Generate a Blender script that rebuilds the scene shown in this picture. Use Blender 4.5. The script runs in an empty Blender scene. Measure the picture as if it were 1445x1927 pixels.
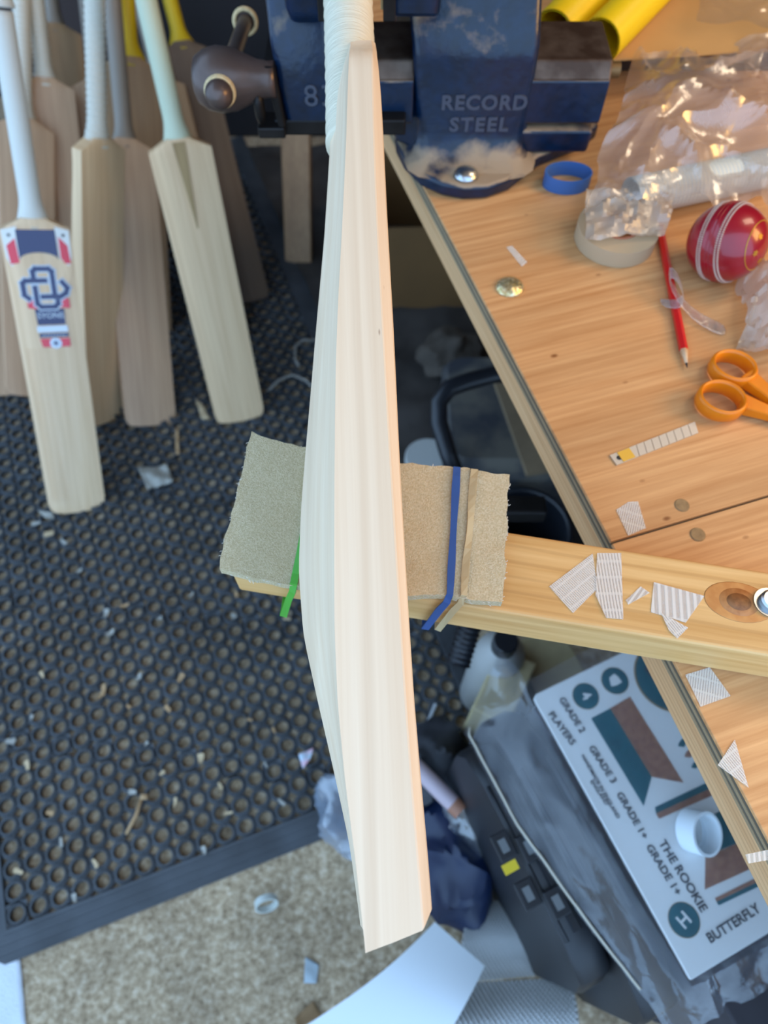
import bpy, math, random
import numpy as np
from mathutils import Vector, Matrix, noise
random.seed(7)
scene = bpy.context.scene
COL = scene.collection

# ------------------------------------------------------------------ camera
FPX, PITCH, CAMZ = 1340.0, math.radians(61), 1.31
cd = bpy.data.cameras.new('camera'); cam = bpy.data.objects.new('camera', cd); COL.objects.link(cam)
cam.location = (0, 0, CAMZ); cam.rotation_euler = (math.pi/2 - PITCH, 0, 0)
cd.sensor_fit = 'VERTICAL'; cd.sensor_height = 36; cd.lens = 36*FPX/1927; cd.clip_start = .01
cd.dof.use_dof = True; cd.dof.focus_distance = .43; cd.dof.aperture_fstop = 6.4
scene.camera = cam
# ------------------------------------------------------------------ sky, lamps, exposure
w = bpy.data.worlds.new('sky'); scene.world = w; w.use_nodes = True
bg = w.node_tree.nodes['Background']; bg.inputs[0].default_value = (.43, .67, 1.0, 1); bg.inputs[1].default_value = 4.4
def area(name, loc, target, sx, sy, power, color):
    l = bpy.data.lights.new(name, 'AREA'); l.shape = 'RECTANGLE'; l.size = sx; l.size_y = sy; l.energy = power; l.color = color
    o = bpy.data.objects.new(name, l); COL.objects.link(o); o.location = loc
    o.rotation_euler = (Vector(target)-Vector(loc)).to_track_quat('-Z', 'Y').to_euler(); return o
area('ceiling_lamp', (1.05, .80, 2.42), (.35, .45, .8), .4, 1.3, 27, (1.0, .78, .54))
area('work_lamp', (1.45, .30, 1.55), (.15, .35, .85), .5, .5, 21, (1.0, .58, .18))
vs = scene.view_settings
vs.view_transform = 'Standard'; vs.look = 'None'; vs.gamma = 1; vs.use_curve_mapping = False; vs.exposure = -0.75

# ------------------------------------------------------------------ projection helpers: where a photographed spot lies on a real plane
CP = Vector((0, 0, CAMZ))
FW = Vector((0, math.cos(PITCH), -math.sin(PITCH))); UP = Vector((0, math.sin(PITCH), math.cos(PITCH))); RT = Vector((1, 0, 0))
def ray(x, y): return FW + RT*((x-722.5)/FPX) + UP*((963.5-y)/FPX)
def at_z(x, y, z): r = ray(x, y); return CP + r*((z-CAMZ)/r.z)
def at_y(x, y, Y): r = ray(x, y); return CP + r*(Y/r.y)
def at_d(x, y, d): return CP + ray(x, y)*d
V = Vector
def lerp(a, b, t): return a+(b-a)*t
def sst(a, b, x): t = min(1, max(0, (x-a)/(b-a))); return t*t*(3-2*t)

# ------------------------------------------------------------------ materials
def lin(c): return tuple(((v/255)/12.92 if v/255 <= .04045 else ((v/255+.055)/1.055)**2.4) for v in c) + (1,)
def base(name):
    m = bpy.data.materials.new(name); m.use_nodes = True; nt = m.node_tree
    return m, nt, nt.nodes['Principled BSDF']
def N(nt, t, **k):
    n = nt.nodes.new(t)
    for a, v in k.items():
        if a.startswith('i_'):
            key = a[2:]; n.inputs[int(key) if key.isdigit() else key].default_value = v
        else: setattr(n, a, v)
    return n
def coords(nt, scale=(1, 1, 1), rot=(0, 0, 0)):
    tc = N(nt, 'ShaderNodeTexCoord'); mp = N(nt, 'ShaderNodeMapping'); mp.inputs['Scale'].default_value = scale; mp.inputs['Rotation'].default_value = rot
    r = N(nt, 'ShaderNodeMapping'); r.inputs['Rotation'].default_value = rot; mp.inputs['Rotation'].default_value = (0, 0, 0)
    nt.links.new(tc.outputs['Object'], r.inputs[0]); nt.links.new(r.outputs[0], mp.inputs[0]); return mp.outputs[0]
def ramp(nt, fac, stops):
    r = N(nt, 'ShaderNodeValToRGB'); e = r.color_ramp.elements
    e[0].position, e[0].color = stops[0]; e[1].position, e[1].color = stops[-1]
    for p, c in stops[1:-1]:
        x = e.new(p); x.color = c
    nt.links.new(fac, r.inputs[0]); return r.outputs[0]
def mixc(nt, fac, a, b, mode='MIX'):
    n = N(nt, 'ShaderNodeMix', data_type='RGBA', blend_type=mode)
    for i, v in ((0, fac), (6, a), (7, b)):
        if hasattr(v, 'type') and not isinstance(v, tuple): nt.links.new(v, n.inputs[i])
        else: n.inputs[i].default_value = v
    return n.outputs[2]
def bump(nt, bs, src, strength, dist=.002):
    b = N(nt, 'ShaderNodeBump'); b.inputs['Strength'].default_value = strength; b.inputs['Distance'].default_value = dist
    nt.links.new(src, b.inputs['Height']); nt.links.new(b.outputs[0], bs.inputs['Normal'])
def solid(name, rgb, rough=.5, metal=0, var=0, vscale=30, bmp=0, bscale=300, rgb2=None, coat=0, spec=None, stretch=(1, 1, 1)):
    m, nt, bs = base(name); bs.inputs['Base Color'].default_value = lin(rgb); bs.inputs['Roughness'].default_value = rough; bs.inputs['Metallic'].default_value = metal
    if coat: bs.inputs['Coat Weight'].default_value = coat
    if spec is not None: bs.inputs['Specular IOR Level'].default_value = spec
    if var or rgb2 or bmp:
        c = coords(nt, stretch)
        n = N(nt, 'ShaderNodeTexNoise', i_Scale=vscale, i_Detail=5.0); nt.links.new(c, n.inputs['Vector'])
        if rgb2: col = ramp(nt, n.outputs[0], [(.38, lin(rgb)), (.62, lin(rgb2))])
        else: col = ramp(nt, n.outputs[0], [(.3, tuple(v*(1-var) for v in lin(rgb)[:3])+(1,)), (.7, tuple(min(1, v*(1+var)) for v in lin(rgb)[:3])+(1,))])
        if var or rgb2: nt.links.new(col, bs.inputs['Base Color'])
        if bmp:
            b = N(nt, 'ShaderNodeTexNoise', i_Scale=bscale, i_Detail=4.0); nt.links.new(c, b.inputs['Vector']); bump(nt, bs, b.outputs[0], bmp)
    return m
def wood(name, c1, c2, stretch=(90, 90, 3), rot=(0, 0, 0), rough=.55, lines=0, lscale=1.0, ldir='X', ldark=.75, spots=0, coat=0, bmp=.08, flecks=0):
    m, nt, bs = base(name); bs.inputs['Roughness'].default_value = rough
    if coat: bs.inputs['Coat Weight'].default_value = coat; bs.inputs['Coat Roughness'].default_value = .15
    v = coords(nt, stretch, rot)
    n = N(nt, 'ShaderNodeTexNoise', i_Scale=1.0, i_Detail=8.0, i_Roughness=.6); nt.links.new(v, n.inputs['Vector'])
    col = ramp(nt, n.outputs[0], [(.3, lin(c1)), (.7, lin(c2))])
    v2 = coords(nt, tuple(s*.18 for s in stretch), rot)
    n2 = N(nt, 'ShaderNodeTexNoise', i_Scale=1.0, i_Detail=2.0); nt.links.new(v2, n2.inputs['Vector'])
    k = ramp(nt, n2.outputs[0], [(.3, (.86, .84, .82, 1)), (.7, (1.06, 1.06, 1.06, 1))]); col = mixc(nt, 1.0, col, k, 'MULTIPLY')
    if lines:
        wv = N(nt, 'ShaderNodeTexWave', bands_direction=ldir, i_Scale=lscale, i_Distortion=3.5, i_Detail=2.0); wv.inputs['Detail Scale'].default_value = .5
        v3 = coords(nt, tuple(1.0 if s > 20 else .22 for s in stretch), rot); nt.links.new(v3, wv.inputs['Vector'])
        f = ramp(nt, wv.outputs[0], [(.0, (1, 1, 1, 1)), (.82, (1, 1, 1, 1)), (.97, (ldark, ldark*.94, ldark*.88, 1))]); col = mixc(nt, lines, col, f, 'MULTIPLY')
    if spots:
        vo = N(nt, 'ShaderNodeTexVoronoi', i_Scale=spots); v4 = coords(nt, tuple(1.0 if s > 20 else .55 for s in stretch), rot); nt.links.new(v4, vo.inputs['Vector'])
        f = ramp(nt, vo.outputs[0], [(.0, (.25, .16, .10, 1)), (.035, (.45, .32, .22, 1)), (.07, (1, 1, 1, 1))]); col = mixc(nt, 1.0, col, f, 'MULTIPLY')
    if flecks:
        v5 = coords(nt, tuple(1.0 if s > 20 else .3 for s in stretch), rot); vo = N(nt, 'ShaderNodeTexVoronoi', i_Scale=flecks); nt.links.new(v5, vo.inputs['Vector'])
        mk = N(nt, 'ShaderNodeTexNoise', i_Scale=16.0, i_Detail=0.0); nt.links.new(v5, mk.inputs['Vector'])
        f = mixc(nt, 1.0, ramp(nt, vo.outputs[0], [(.05, (1, 1, 1, 1)), (.13, (0, 0, 0, 1))]), ramp(nt, mk.outputs[0], [(.60, (0, 0, 0, 1)), (.64, (.7, .7, .7, 1))]), 'MULTIPLY')
        col = mixc(nt, f, col, lin((150, 108, 84)))
    nt.links.new(col, bs.inputs['Base Color'])
    if bmp: bump(nt, bs, n.outputs[0], bmp, .001)
    return m
def film(name, tint=(235, 240, 245), haze=.12, gloss=.18, rough=.12, nscale=40, nstr=.5):
    m, nt, bs = base(name); nt.nodes.remove(bs); out = nt.nodes['Material Output']
    tr = N(nt, 'ShaderNodeBsdfTransparent'); tr.inputs[0].default_value = (.97, .98, .99, 1)
    gl = N(nt, 'ShaderNodeBsdfGlossy'); gl.inputs['Roughness'].default_value = rough; gl.inputs[0].default_value = (1, 1, 1, 1)
    df = N(nt, 'ShaderNodeBsdfTranslucent'); df.inputs[0].default_value = lin(tint)
    d2 = N(nt, 'ShaderNodeBsdfDiffuse'); d2.inputs[0].default_value = lin(tint)
    c = coords(nt); n = N(nt, 'ShaderNodeTexNoise', i_Scale=nscale, i_Detail=4.0, i_Distortion=1.5); nt.links.new(c, n.inputs['Vector'])
    b = N(nt, 'ShaderNodeBump', i_Strength=nstr, i_Distance=.006); nt.links.new(n.outputs[0], b.inputs['Height'])
    for s in (gl,): nt.links.new(b.outputs[0], s.inputs['Normal'])
    md = N(nt, 'ShaderNodeMixShader', i_0=.5); nt.links.new(df.outputs[0], md.inputs[1]); nt.links.new(d2.outputs[0], md.inputs[2])
    m1 = N(nt, 'ShaderNodeMixShader', i_0=haze); nt.links.new(tr.outputs[0], m1.inputs[1]); nt.links.new(md.outputs[0], m1.inputs[2])
    fr = N(nt, 'ShaderNodeLayerWeight', i_Blend=.35); nt.links.new(b.outputs[0], fr.inputs['Normal'])
    mu = N(nt, 'ShaderNodeMath', operation='MULTIPLY_ADD'); mu.inputs[1].default_value = .3; mu.inputs[2].default_value = gloss*.5; nt.links.new(fr.outputs['Facing'], mu.inputs[0])
    m2 = N(nt, 'ShaderNodeMixShader'); nt.links.new(mu.outputs[0], m2.inputs[0]); nt.links.new(m1.outputs[0], m2.inputs[1]); nt.links.new(gl.outputs[0], m2.inputs[2])
    nt.links.new(m2.outputs[0], out.inputs[0]); return m

# ------------------------------------------------------------------ mesh helpers (vertices given in world space)
FR = {}
class MB:
    def __init__(s): s.v = []; s.f = []
    def add(s, vs_, fs, M=None):
        o = len(s.v); s.v += [(M @ V(p)) if M else V(p) for p in vs_]; s.f += [tuple(i+o for i in f) for f in fs]; return s
    def box(s, c, d, M=None):
        x, y, z = (q/2 for q in d); c = V(c)
        return s.add([c+V(p) for p in [(-x,-y,-z),(x,-y,-z),(x,y,-z),(-x,y,-z),(-x,-y,z),(x,-y,z),(x,y,z),(-x,y,z)]],
                     [(0,3,2,1),(4,5,6,7),(0,1,5,4),(1,2,6,5),(2,3,7,6),(3,0,4,7)], M)
    def prism(s, poly, z0, z1, M=None):
        n = len(poly); vs_ = [V((p[0], p[1], z0)) for p in poly]+[V((p[0], p[1], z1)) for p in poly]
        a = sum(poly[i][0]*poly[(i+1) % n][1]-poly[(i+1) % n][0]*poly[i][1] for i in range(n))
        if a < 0: vs_ = vs_[:n][::-1]+vs_[n:][::-1]
        return s.add(vs_, [tuple(range(n))[::-1], tuple(range(n, 2*n))]+[(i, (i+1) % n, (i+1) % n+n, i+n) for i in range(n)], M)
    def loft(s, rings, cap=True, M=None):
        n = len(rings[0]); vs_ = [p for r in rings for p in r]; fs = []
        for k in range(len(rings)-1):
            for i in range(n):
                j = (i+1) % n; fs.append((k*n+i, k*n+j, (k+1)*n+j, (k+1)*n+i))
        if cap: fs += [tuple(range(n))[::-1], tuple(range((len(rings)-1)*n, len(rings)*n))]
        return s.add(vs_, fs, M)
    def tube(s, path, rad, seg=12, cap=True, flat=1.0, M=None):
        P = [V(p) for p in path]; rings = []; side = None
        for i, p in enumerate(P):
            t = (P[min(i+1, len(P)-1)]-P[max(i-1, 0)]).normalized()
            if side is None: side = t.cross(V((0, 0, 1)) if abs(t.z) < .9 else V((1, 0, 0))).normalized()
            side = (side - t*side.dot(t)).normalized(); up = side.cross(t)
            r = rad[i] if isinstance(rad, (list, tuple)) else rad
            rings.append([p+side*(r*math.cos(a))+up*(r*flat*math.sin(a)) for a in (2*math.pi*k/seg for k in range(seg))])
        return s.loft(rings, cap, M)
    def lathe(s, prof, seg=24, M=None, cap=True):
        return s.loft([[V((r*math.cos(2*math.pi*k/seg), r*math.sin(2*math.pi*k/seg), z)) for k in range(seg)] for r, z in prof], cap, M)
    def grid(s, fn, nu, nv, thick=0):
        vs_ = [V(fn(i/nu, j/nv)) for j in range(nv+1) for i in range(nu+1)]; W = nu+1
        fs = [(j*W+i, j*W+i+1, (j+1)*W+i+1, (j+1)*W+i) for j in range(nv) for i in range(nu)]
        if thick:
            nn = len(vs_); vs2 = [p-V((0, 0, thick)) for p in vs_]; fs2 = [tuple(q+nn for q in f[::-1]) for f in fs]
            edge = [i for i in range(W)]+[j*W+nu for j in range(1, nv+1)]+[nv*W+i for i in range(nu-1, -1, -1)]+[j*W for j in range(nv-1, 0, -1)]
            sf = [(edge[(k+1) % len(edge)], edge[k], edge[k]+nn, edge[(k+1) % len(edge)]+nn) for k in range(len(edge))]
            return s.add(vs_+vs2, fs+fs2+sf)
        return s.add(vs_, fs)
    def build(s, name, mat, parent=None, label=None, cat=None, group=None, kind=None, smooth=False, bevel=0, bseg=2, sub=0, frame=None, angle=40):
        if parent is not None: F = FR[parent.as_pointer()]
        elif frame is not None: F = frame
        else:
            xs = [p.x for p in s.v]; ys = [p.y for p in s.v]; F = Matrix.Translation(((min(xs)+max(xs))/2, (min(ys)+max(ys))/2, min(p.z for p in s.v)))
        I = F.inverted(); me = bpy.data.meshes.new(name); me.from_pydata([tuple(I @ p) for p in s.v], [], s.f); me.update()
        o = bpy.data.objects.new(name, me); COL.objects.link(o); me.materials.append(mat)
        if parent is not None: o.parent = parent
        else: o.matrix_world = F
        FR[o.as_pointer()] = F
        if smooth:
            for p in me.polygons: p.use_smooth = True
            if smooth == 'angle':
                me.set_sharp_from_angle(angle=math.radians(angle))
        if bevel:
            b = o.modifiers.new('bevel', 'BEVEL'); b.width = bevel; b.segments = bseg; b.limit_method = 'ANGLE'; b.angle_limit = math.radians(35)
        if sub:
            b = o.modifiers.new('sub', 'SUBSURF'); b.levels = sub; b.render_levels = sub
        tag(o, label, cat, group, kind); return o
def tag(o, label=None, cat=None, group=None, kind=None):
    for k, v in (('label', label), ('category', cat), ('group', group), ('kind', kind)):
        if v: o[k] = v
def thing(name, label, cat, F, group=None, kind=None):
    if not isinstance(F, Matrix): F = Matrix.Translation(V(F))
    o = bpy.data.objects.new(name, None); o.empty_display_size = .05; COL.objects.link(o); o.matrix_world = F; FR[o.as_pointer()] = F
    tag(o, label, cat, group, kind); return o
def frame(o, x, y, z):
    return Matrix(((x[0], y[0], z[0], o[0]), (x[1], y[1], z[1], o[1]), (x[2], y[2], z[2], o[2]), (0, 0, 0, 1)))
def frame_x(o, x, up=(0, 0, 1)):
    x = V(x).normalized(); y = V(up).cross(x).normalized(); return frame(o, x, y, x.cross(y))
def frame_z(o, z, ref=(1, 0, 0)):
    z = V(z).normalized(); y = z.cross(V(ref)).normalized(); return frame(o, y.cross(z), y, z)
def text(s, size, M, ext, mat, parent, name, stretch=1.0, bold=0):
    cu = bpy.data.curves.new('t', 'FONT'); cu.body = s; cu.size = size; cu.extrude = ext; cu.align_x = 'CENTER'; cu.align_y = 'CENTER'; cu.resolution_u = 3; cu.offset = bold
    if stretch != 1: cu.space_character = stretch
    t = bpy.data.objects.new('t', cu); COL.objects.link(t); bpy.context.view_layer.update()
    me = bpy.data.meshes.new_from_object(t.evaluated_get(bpy.context.evaluated_depsgraph_get())); bpy.data.objects.remove(t); bpy.data.curves.remove(cu)
    me.transform(FR[parent.as_pointer()].inverted() @ M); me.materials.clear(); me.materials.append(mat)
    o = bpy.data.objects.new(name, me); COL.objects.link(o); o.parent = parent; FR[o.as_pointer()] = FR[parent.as_pointer()]; return o
def arc(cx, cy, r, a0, a1, n=8): return [(cx+r*math.cos(math.radians(lerp(a0, a1, k/n))), cy+r*math.sin(math.radians(lerp(a0, a1, k/n)))) for k in range(n+1)]
def rrect(x0, y0, x1, y1, r, n=5):
    return arc(x1-r, y1-r, r, 0, 90, n)+arc(x0+r, y1-r, r, 90, 180, n)+arc(x0+r, y0+r, r, 180, 270, n)+arc(x1-r, y0+r, r, 270, 360, n)

# ------------------------------------------------------------------ setting: floor, walls, ceiling (an open-fronted garage)
m, nt, bs = base('concrete'); bs.inputs['Roughness'].default_value = .9
c = coords(nt)
n1 = N(nt, 'ShaderNodeTexNoise', i_Scale=85.0, i_Detail=7.0, i_Roughness=.72); nt.links.new(c, n1.inputs['Vector'])
n2 = N(nt, 'ShaderNodeTexNoise', i_Scale=9.0, i_Detail=5.0); nt.links.new(c, n2.inputs['Vector'])
vo = N(nt, 'ShaderNodeTexVoronoi', i_Scale=110.0); nt.links.new(c, vo.inputs['Vector'])
col = ramp(nt, n1.outputs[0], [(.32, lin((118, 98, 74))), (.5, lin((182, 160, 130))), (.68, lin((222, 206, 182)))])
col = mixc(nt, 1.0, col, ramp(nt, n2.outputs[0], [(.3, (.62, .60, .58, 1)), (.7, (1.05, 1.03, 1.0, 1))]), 'MULTIPLY')
col = mixc(nt, 1.0, col, ramp(nt, vo.outputs[0], [(.0, (.75, .72, .68, 1)), (.35, (1, 1, 1, 1))]), 'MULTIPLY')
nt.links.new(col, bs.inputs['Base Color']); bump(nt, bs, n1.outputs[0], .6, .006); CONCRETE = m
WALL = solid('dark_wall', (62, 54, 54), .9, var=.2, vscale=4)
CEIL = solid('ceiling_board', (176, 160, 140), .9)
MB().box((-.4, -.4, -.05), (6.4, 6.2, .1)).build('floor', CONCRETE, kind='structure', label='rough aggregate concrete floor', frame=Matrix())
MB().box((-.5, 2.25, 1.25), (5.2, .1, 2.5)).build('wall_back', WALL, kind='structure')
MB().box((1.75, .95, 1.25), (.1, 2.7, 2.5)).build('wall_right', WALL, kind='structure')
MB().box((.35, 1.05, 2.55), (2.9, 2.5, .1)).build('ceiling', CEIL, kind='structure')

# ------------------------------------------------------------------ rubber ring mat
RUB = solid('black_rubber', (60, 64, 69), .55, var=.35, vscale=14, bmp=.25, bscale=500)
ang = math.radians(20.1); E1 = V((math.cos(ang), math.sin(ang), 0)); E2 = V((-math.sin(ang), math.cos(ang), 0))
H0 = V((-.583, -.010, 0)); PT = .034; NU, NV = 24, 53; MH = .0125
def mp_(u, v, z): return H0+E1*u+E2*v+V((0, 0, z))
mat_root = thing('rubber_mat', 'black perforated rubber ring mat on the concrete floor', 'mat', mp_(NU*PT/2, NV*PT/2, 0))
mb = MB(); K = 16; h = PT/2
angs = [2*math.pi*k/K for k in range(K)]
def sq(a):
    x, y = math.cos(a), math.sin(a); r = h/max(abs(x), abs(y))
    return min(r, .0252/(abs(x)+abs(y)))
for i in range(NU):
    for j in range(NV):
        fill = ((i+2*j) % 17 == 0)
        cu, cv = i*PT, j*PT; rings = []
        for rr, z in ((.0116, 0), (.0116, MH), (.0142, MH), (.0156, MH-.004)):
            rings.append([mp_(cu+rr*math.cos(a), cv+rr*math.sin(a), z) for a in angs])
        rb = [(h/max(abs(math.cos(a)), abs(math.sin(a))) if fill else sq(a)) for a in angs]
        rings.append([mp_(cu+r*math.cos(a), cv+r*math.sin(a), MH-(.001 if fill else .0045)) for a, r in zip(angs, rb)])
        if not fill: rings.append([mp_(cu+r*math.cos(a), cv+r*math.sin(a), 0.001) for a, r in zip(angs, rb)])
        mb.loft([r[::-1] for r in rings], cap=False)
mb.build('ring_field', RUB, mat_root)
lo, hi, bo = -h, (NU-.5)*PT, .046; lv, hv = -h, (NV-.5)*PT
def border(pin0, pin1, pout1, pout0, axis):
    b = MB(); nseg = 7
    for k in range(nseg):      # stepped ribs running along the strip
        t0, t1 = k/nseg, (k+1)/nseg
        zt = MH*(1-.75*t0) - (.0006 if k % 2 else 0)
        A = [lerp(V(pin0), V(pout0), t0), lerp(V(pin1), V(pout1), t0), lerp(V(pin1), V(pout1), t1), lerp(V(pin0), V(pout0), t1)]
        vs_ = [mp_(p.x, p.y, 0) for p in A]+[mp_(p.x, p.y, zt) for p in A]
        b.add(vs_, [(4, 5, 6, 7), (3, 2, 1, 0), (0, 1, 5, 4), (1, 2, 6, 5), (2, 3, 7, 6), (3, 0, 4, 7)])
    b.build('border_strip', RUB, mat_root)
border((lo, lv), (hi, lv), (hi+bo, lv-bo), (lo-bo, lv-bo), 'v')
border((lo, lv), (lo, hv), (lo-bo, hv+bo), (lo-bo, lv-bo), 'u')
border((hi, lv), (hi, hv), (hi+bo, hv+bo), (hi+bo, lv-bo), 'u')
border((lo, hv), (hi, hv), (hi+bo, hv+bo), (lo-bo, hv+bo), 'v')
# brown dust lying in the holes is the concrete below; chips lie on top
CHIP = [solid('chip_pale', (186, 164, 130), .8), solid('chip_tan', (170, 138, 100), .8), solid('chip_grey', (158, 156, 148), .7)]
def chip(x, y, sx, sy, mat, rot=None):
    p = at_z(x, y, MH+.002); a = random.random()*6.3 if rot is None else rot
    M = Matrix.Translation(p) @ Matrix.Rotation(a, 4, 'Z') @ Matrix.Rotation(random.uniform(-.25, .25), 4, 'X')
    b = MB(); k = random.uniform(.0, .004)
    b.grid(lambda u, v: M @ V(((u-.5)*sx*(1-.4*abs(v-.5)), (v-.5)*sy*(1-.35*u), k*(2*u-1)**2+.0012)), 5, 3, .0012)
    b.build('wood_chip', mat, label='small '+{'chip_pale': 'pale', 'chip_tan': 'tan', 'chip_grey': 'grey'}[mat.name]+' wood chip scattered on the black ring mat', cat='wood chip', group='wood chips scattered on the mat')
for (x, y, s) in [(68,985,.02),(92,1005,.02),(150,1075,.016),(235,1140,.015),(208,1192,.022),(262,1275,.018),(340,1276,.018),(195,1300,.022),(316,1334,.02),(190,1310,.014),(378,1428,.018),(20,1395,.02),(275,1400,.012),(445,1120,.012),(305,1455,.014),(242,1330,.012),(52,1440,.018),(470,1355,.012),(515,1375,.014),(300,1165,.014),(200,1155,.018),(120,1020,.014),(540,1165,.015),(360,1120,.012),(440,1160,.016),(80,1270,.014),(330,1510,.016),(35,1640,.016),(115,1585,.016),(180,1625,.014),(385,1600,.014),(140,1690,.012),(95,1530,.012),(250,1490,.015),(415,1480,.016),(500,1440,.012),(60,1350,.012),(530,1510,.014),(430,1530,.014)]:
    chip(x, y, s*random.uniform(.8, 1.3), s*random.uniform(.35, .7), random.choice(CHIP))
b = MB(); p0 = at_z(238, 1570, MH); p1 = at_z(268, 1500, MH)
b.tube([p0+V((0, 0, .003)), lerp(p0, p1, .5)+V((.004, 0, .004)), p1+V((0, 0, .003))], [.0025, .0035, .003], 7)
b.box(p1+V((.004, 0, .004)), (.012, .009, .005)); b.build('twig', CHIP[1], label='thin knobbly twig lying across holes of the ring mat', cat='twig', smooth=True)
def scrap(name, label, cat, pts, z, mat, th=.001, amp=.004, n=10):
    P = [at_z(x, y, z) for x, y in pts]
    def fn(u, v):
        p = lerp(lerp(P[0], P[1], u), lerp(P[3], P[2], u), v); q = p*60
        return p+V((0, 0, amp*(1+noise.noise(q))))
    return MB().grid(fn, n, n, th).build(name, mat, label=label, cat=cat, smooth=True)
scrap('paper_scrap', 'torn pale blue and pink paper scrap at the mat edge', 'scrap', [(562, 1420), (590, 1408), (585, 1428), (570, 1447)], MH, solid('scrap_blue', (190, 215, 230), .6, rgb2=(214, 150, 160), vscale=50))
scrap('crumpled_wrapper', 'crumpled pale wrapper on the mat in front of the bats', 'wrapper', [(262, 885), (318, 880), (330, 912), (280, 925)], MH, solid('wrapper', (150, 146, 136), .5), amp=.012)
scrap('wood_sliver', 'thin curved wood sliver standing near the wide middle bat', 'wood sliver', [(331, 808), (337, 808), (338, 856), (331, 856)], MH, CHIP[1], amp=.004)
scrap('wood_offcut', 'pale wood offcut beside the toe of the mint-gripped bat', 'wood offcut', [(368, 752), (382, 762), (395, 790), (380, 790)], MH, CHIP[0], amp=.004)
scrap('plastic_flake', 'white plastic flake under the toe of the stickered bat', 'flake', [(72, 962), (100, 966), (104, 978), (85, 975)], MH, CHIP[2])
scrap('torn_paper', 'small torn bluish paper bits on bare concrete', 'scrap', [(575, 1800), (600, 1815), (596, 1850), (572, 1850)], .001, solid('torn_paper', (150, 162, 168), .6), amp=.003)
scrap('cardboard_scrap', 'brown cardboard scrap beside the white sheet on concrete', 'scrap', [(590, 1882), (606, 1910), (560, 1935), (555, 1915)], .001, solid('card_scrap', (120, 92, 60), .8), amp=.006)
scrap('frosted_sheet', 'frosted glittery plastic sheet at the mat corner', 'sheet', [(-60, 1808), (38, 1800), (50, 1935), (-60, 1960)], .002, solid('frosted', (205, 212, 220), .35, bmp=.8, bscale=350), amp=.002)
# plastic ring on the concrete
p = at_z(503, 1700, .006); RINGW = solid('ring_plastic', (190, 196, 190), .35)
b = MB(); M = Matrix.Translation(p+V((0, 0, .011))) @ Matrix.Rotation(math.radians(62), 4, 'X') @ Matrix.Rotation(.3, 4, 'Y')
b.loft([[M @ V((r*math.cos(a), r*math.sin(a), z)) for a in [2*math.pi*k/28 for k in range(28)]] for r, z in ((.0185, -.005), (.0185, .005), (.016, .005), (.016, -.005), (.0185, -.005))], cap=False)
b.build('plastic_ring', RINGW, label='pale plastic ring lying on bare concrete', cat='ring', smooth='angle')

# ------------------------------------------------------------------ workbench
PLY = wood('plywood_face', (188, 132, 80), (222, 172, 118), (6, 160, 160), rot=(0, 0, -math.radians(17.6)), rough=.5, bmp=.1, spots=26)
PLYS = [solid('ply_light', (150, 130, 100), .7, var=.1), solid('ply_dark', (92, 86, 74), .7, var=.1)]
RAIL = wood('pine_rail', (204, 154, 104), (228, 186, 138), (160, 6, 160), rot=(0, 0, -math.radians(17.6)), rough=.6, lines=.7, lscale=60, ldir='Z', ldark=.75)
BZ = .80; ba = math.radians(17.6)
BX = V((math.cos(ba), math.sin(ba), 0)); BY = V((-math.sin(ba), math.cos(ba), 0))   # BX into the bench, BY along its left edge
B0 = V((.1804, .26, 0))
def bp(u, v, z): return B0+BX*u+BY*v+V((0, 0, z))
bench = thing('workbench', 'plywood-topped workbench with pine edge rail', 'workbench', bp(.5, .2, 0))
def bslab(b, u0, u1, v0, v1, z0, z1):
    q = [(u0, v0), (u1, v0), (u1, v1), (u0, v1)]
    return b.add([bp(u, v, z0) for u, v in q]+[bp(u, v, z1) for u, v in q], [(3, 2, 1, 0), (4, 5, 6, 7), (0, 1, 5, 4), (1, 2, 6, 5), (2, 3, 7, 6), (3, 0, 4, 7)])
bslab(MB(), 0, 1.2, -.0045, 1.0, BZ-.004, BZ).build('top_board', PLY, bench, bevel=.0006)
bslab(MB(), 0, 1.2, -.75, -.0065, BZ-.004, BZ-.0003).build('top_board', PLY, bench, bevel=.0006)
for k in range(4): bslab(MB(), .0 if k % 2 else .0006, 1.2, -.75, 1.0, BZ-.004-.0035*(k+1), BZ-.004-.0035*k).build('ply_layer', PLYS[(k+1) % 2], bench)
bslab(MB(), .003, .05, -.75, 1.0, BZ-.056, BZ-.018).build('edge_rail', RAIL, bench, bevel=.002)
bslab(MB(), 1.15, 1.2, -.75, 1.0, BZ-.056, BZ-.018).build('edge_rail', RAIL, bench, bevel=.002)
for (u, v) in ((.30, -.68), (.48, .85), (1.1, -.68), (1.1, .9)): bslab(MB(), u, u+.07, v, v+.07, 0, BZ-.018).build('leg', RAIL, bench, bevel=.003)
PLUG = solid('filler_plug', (150, 122, 84), .8, var=.2, vscale=200)
for (x, y) in ((1283, 951), (1313, 1006)):
    b = MB(); b.lathe([(.0001, .0002), (.0062, .0002), (.0056, .0008), (.0001, .0009)], 18, Matrix.Translation(at_z(x, y, BZ))); b.build('screw_plug', PLUG, bench)

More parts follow.
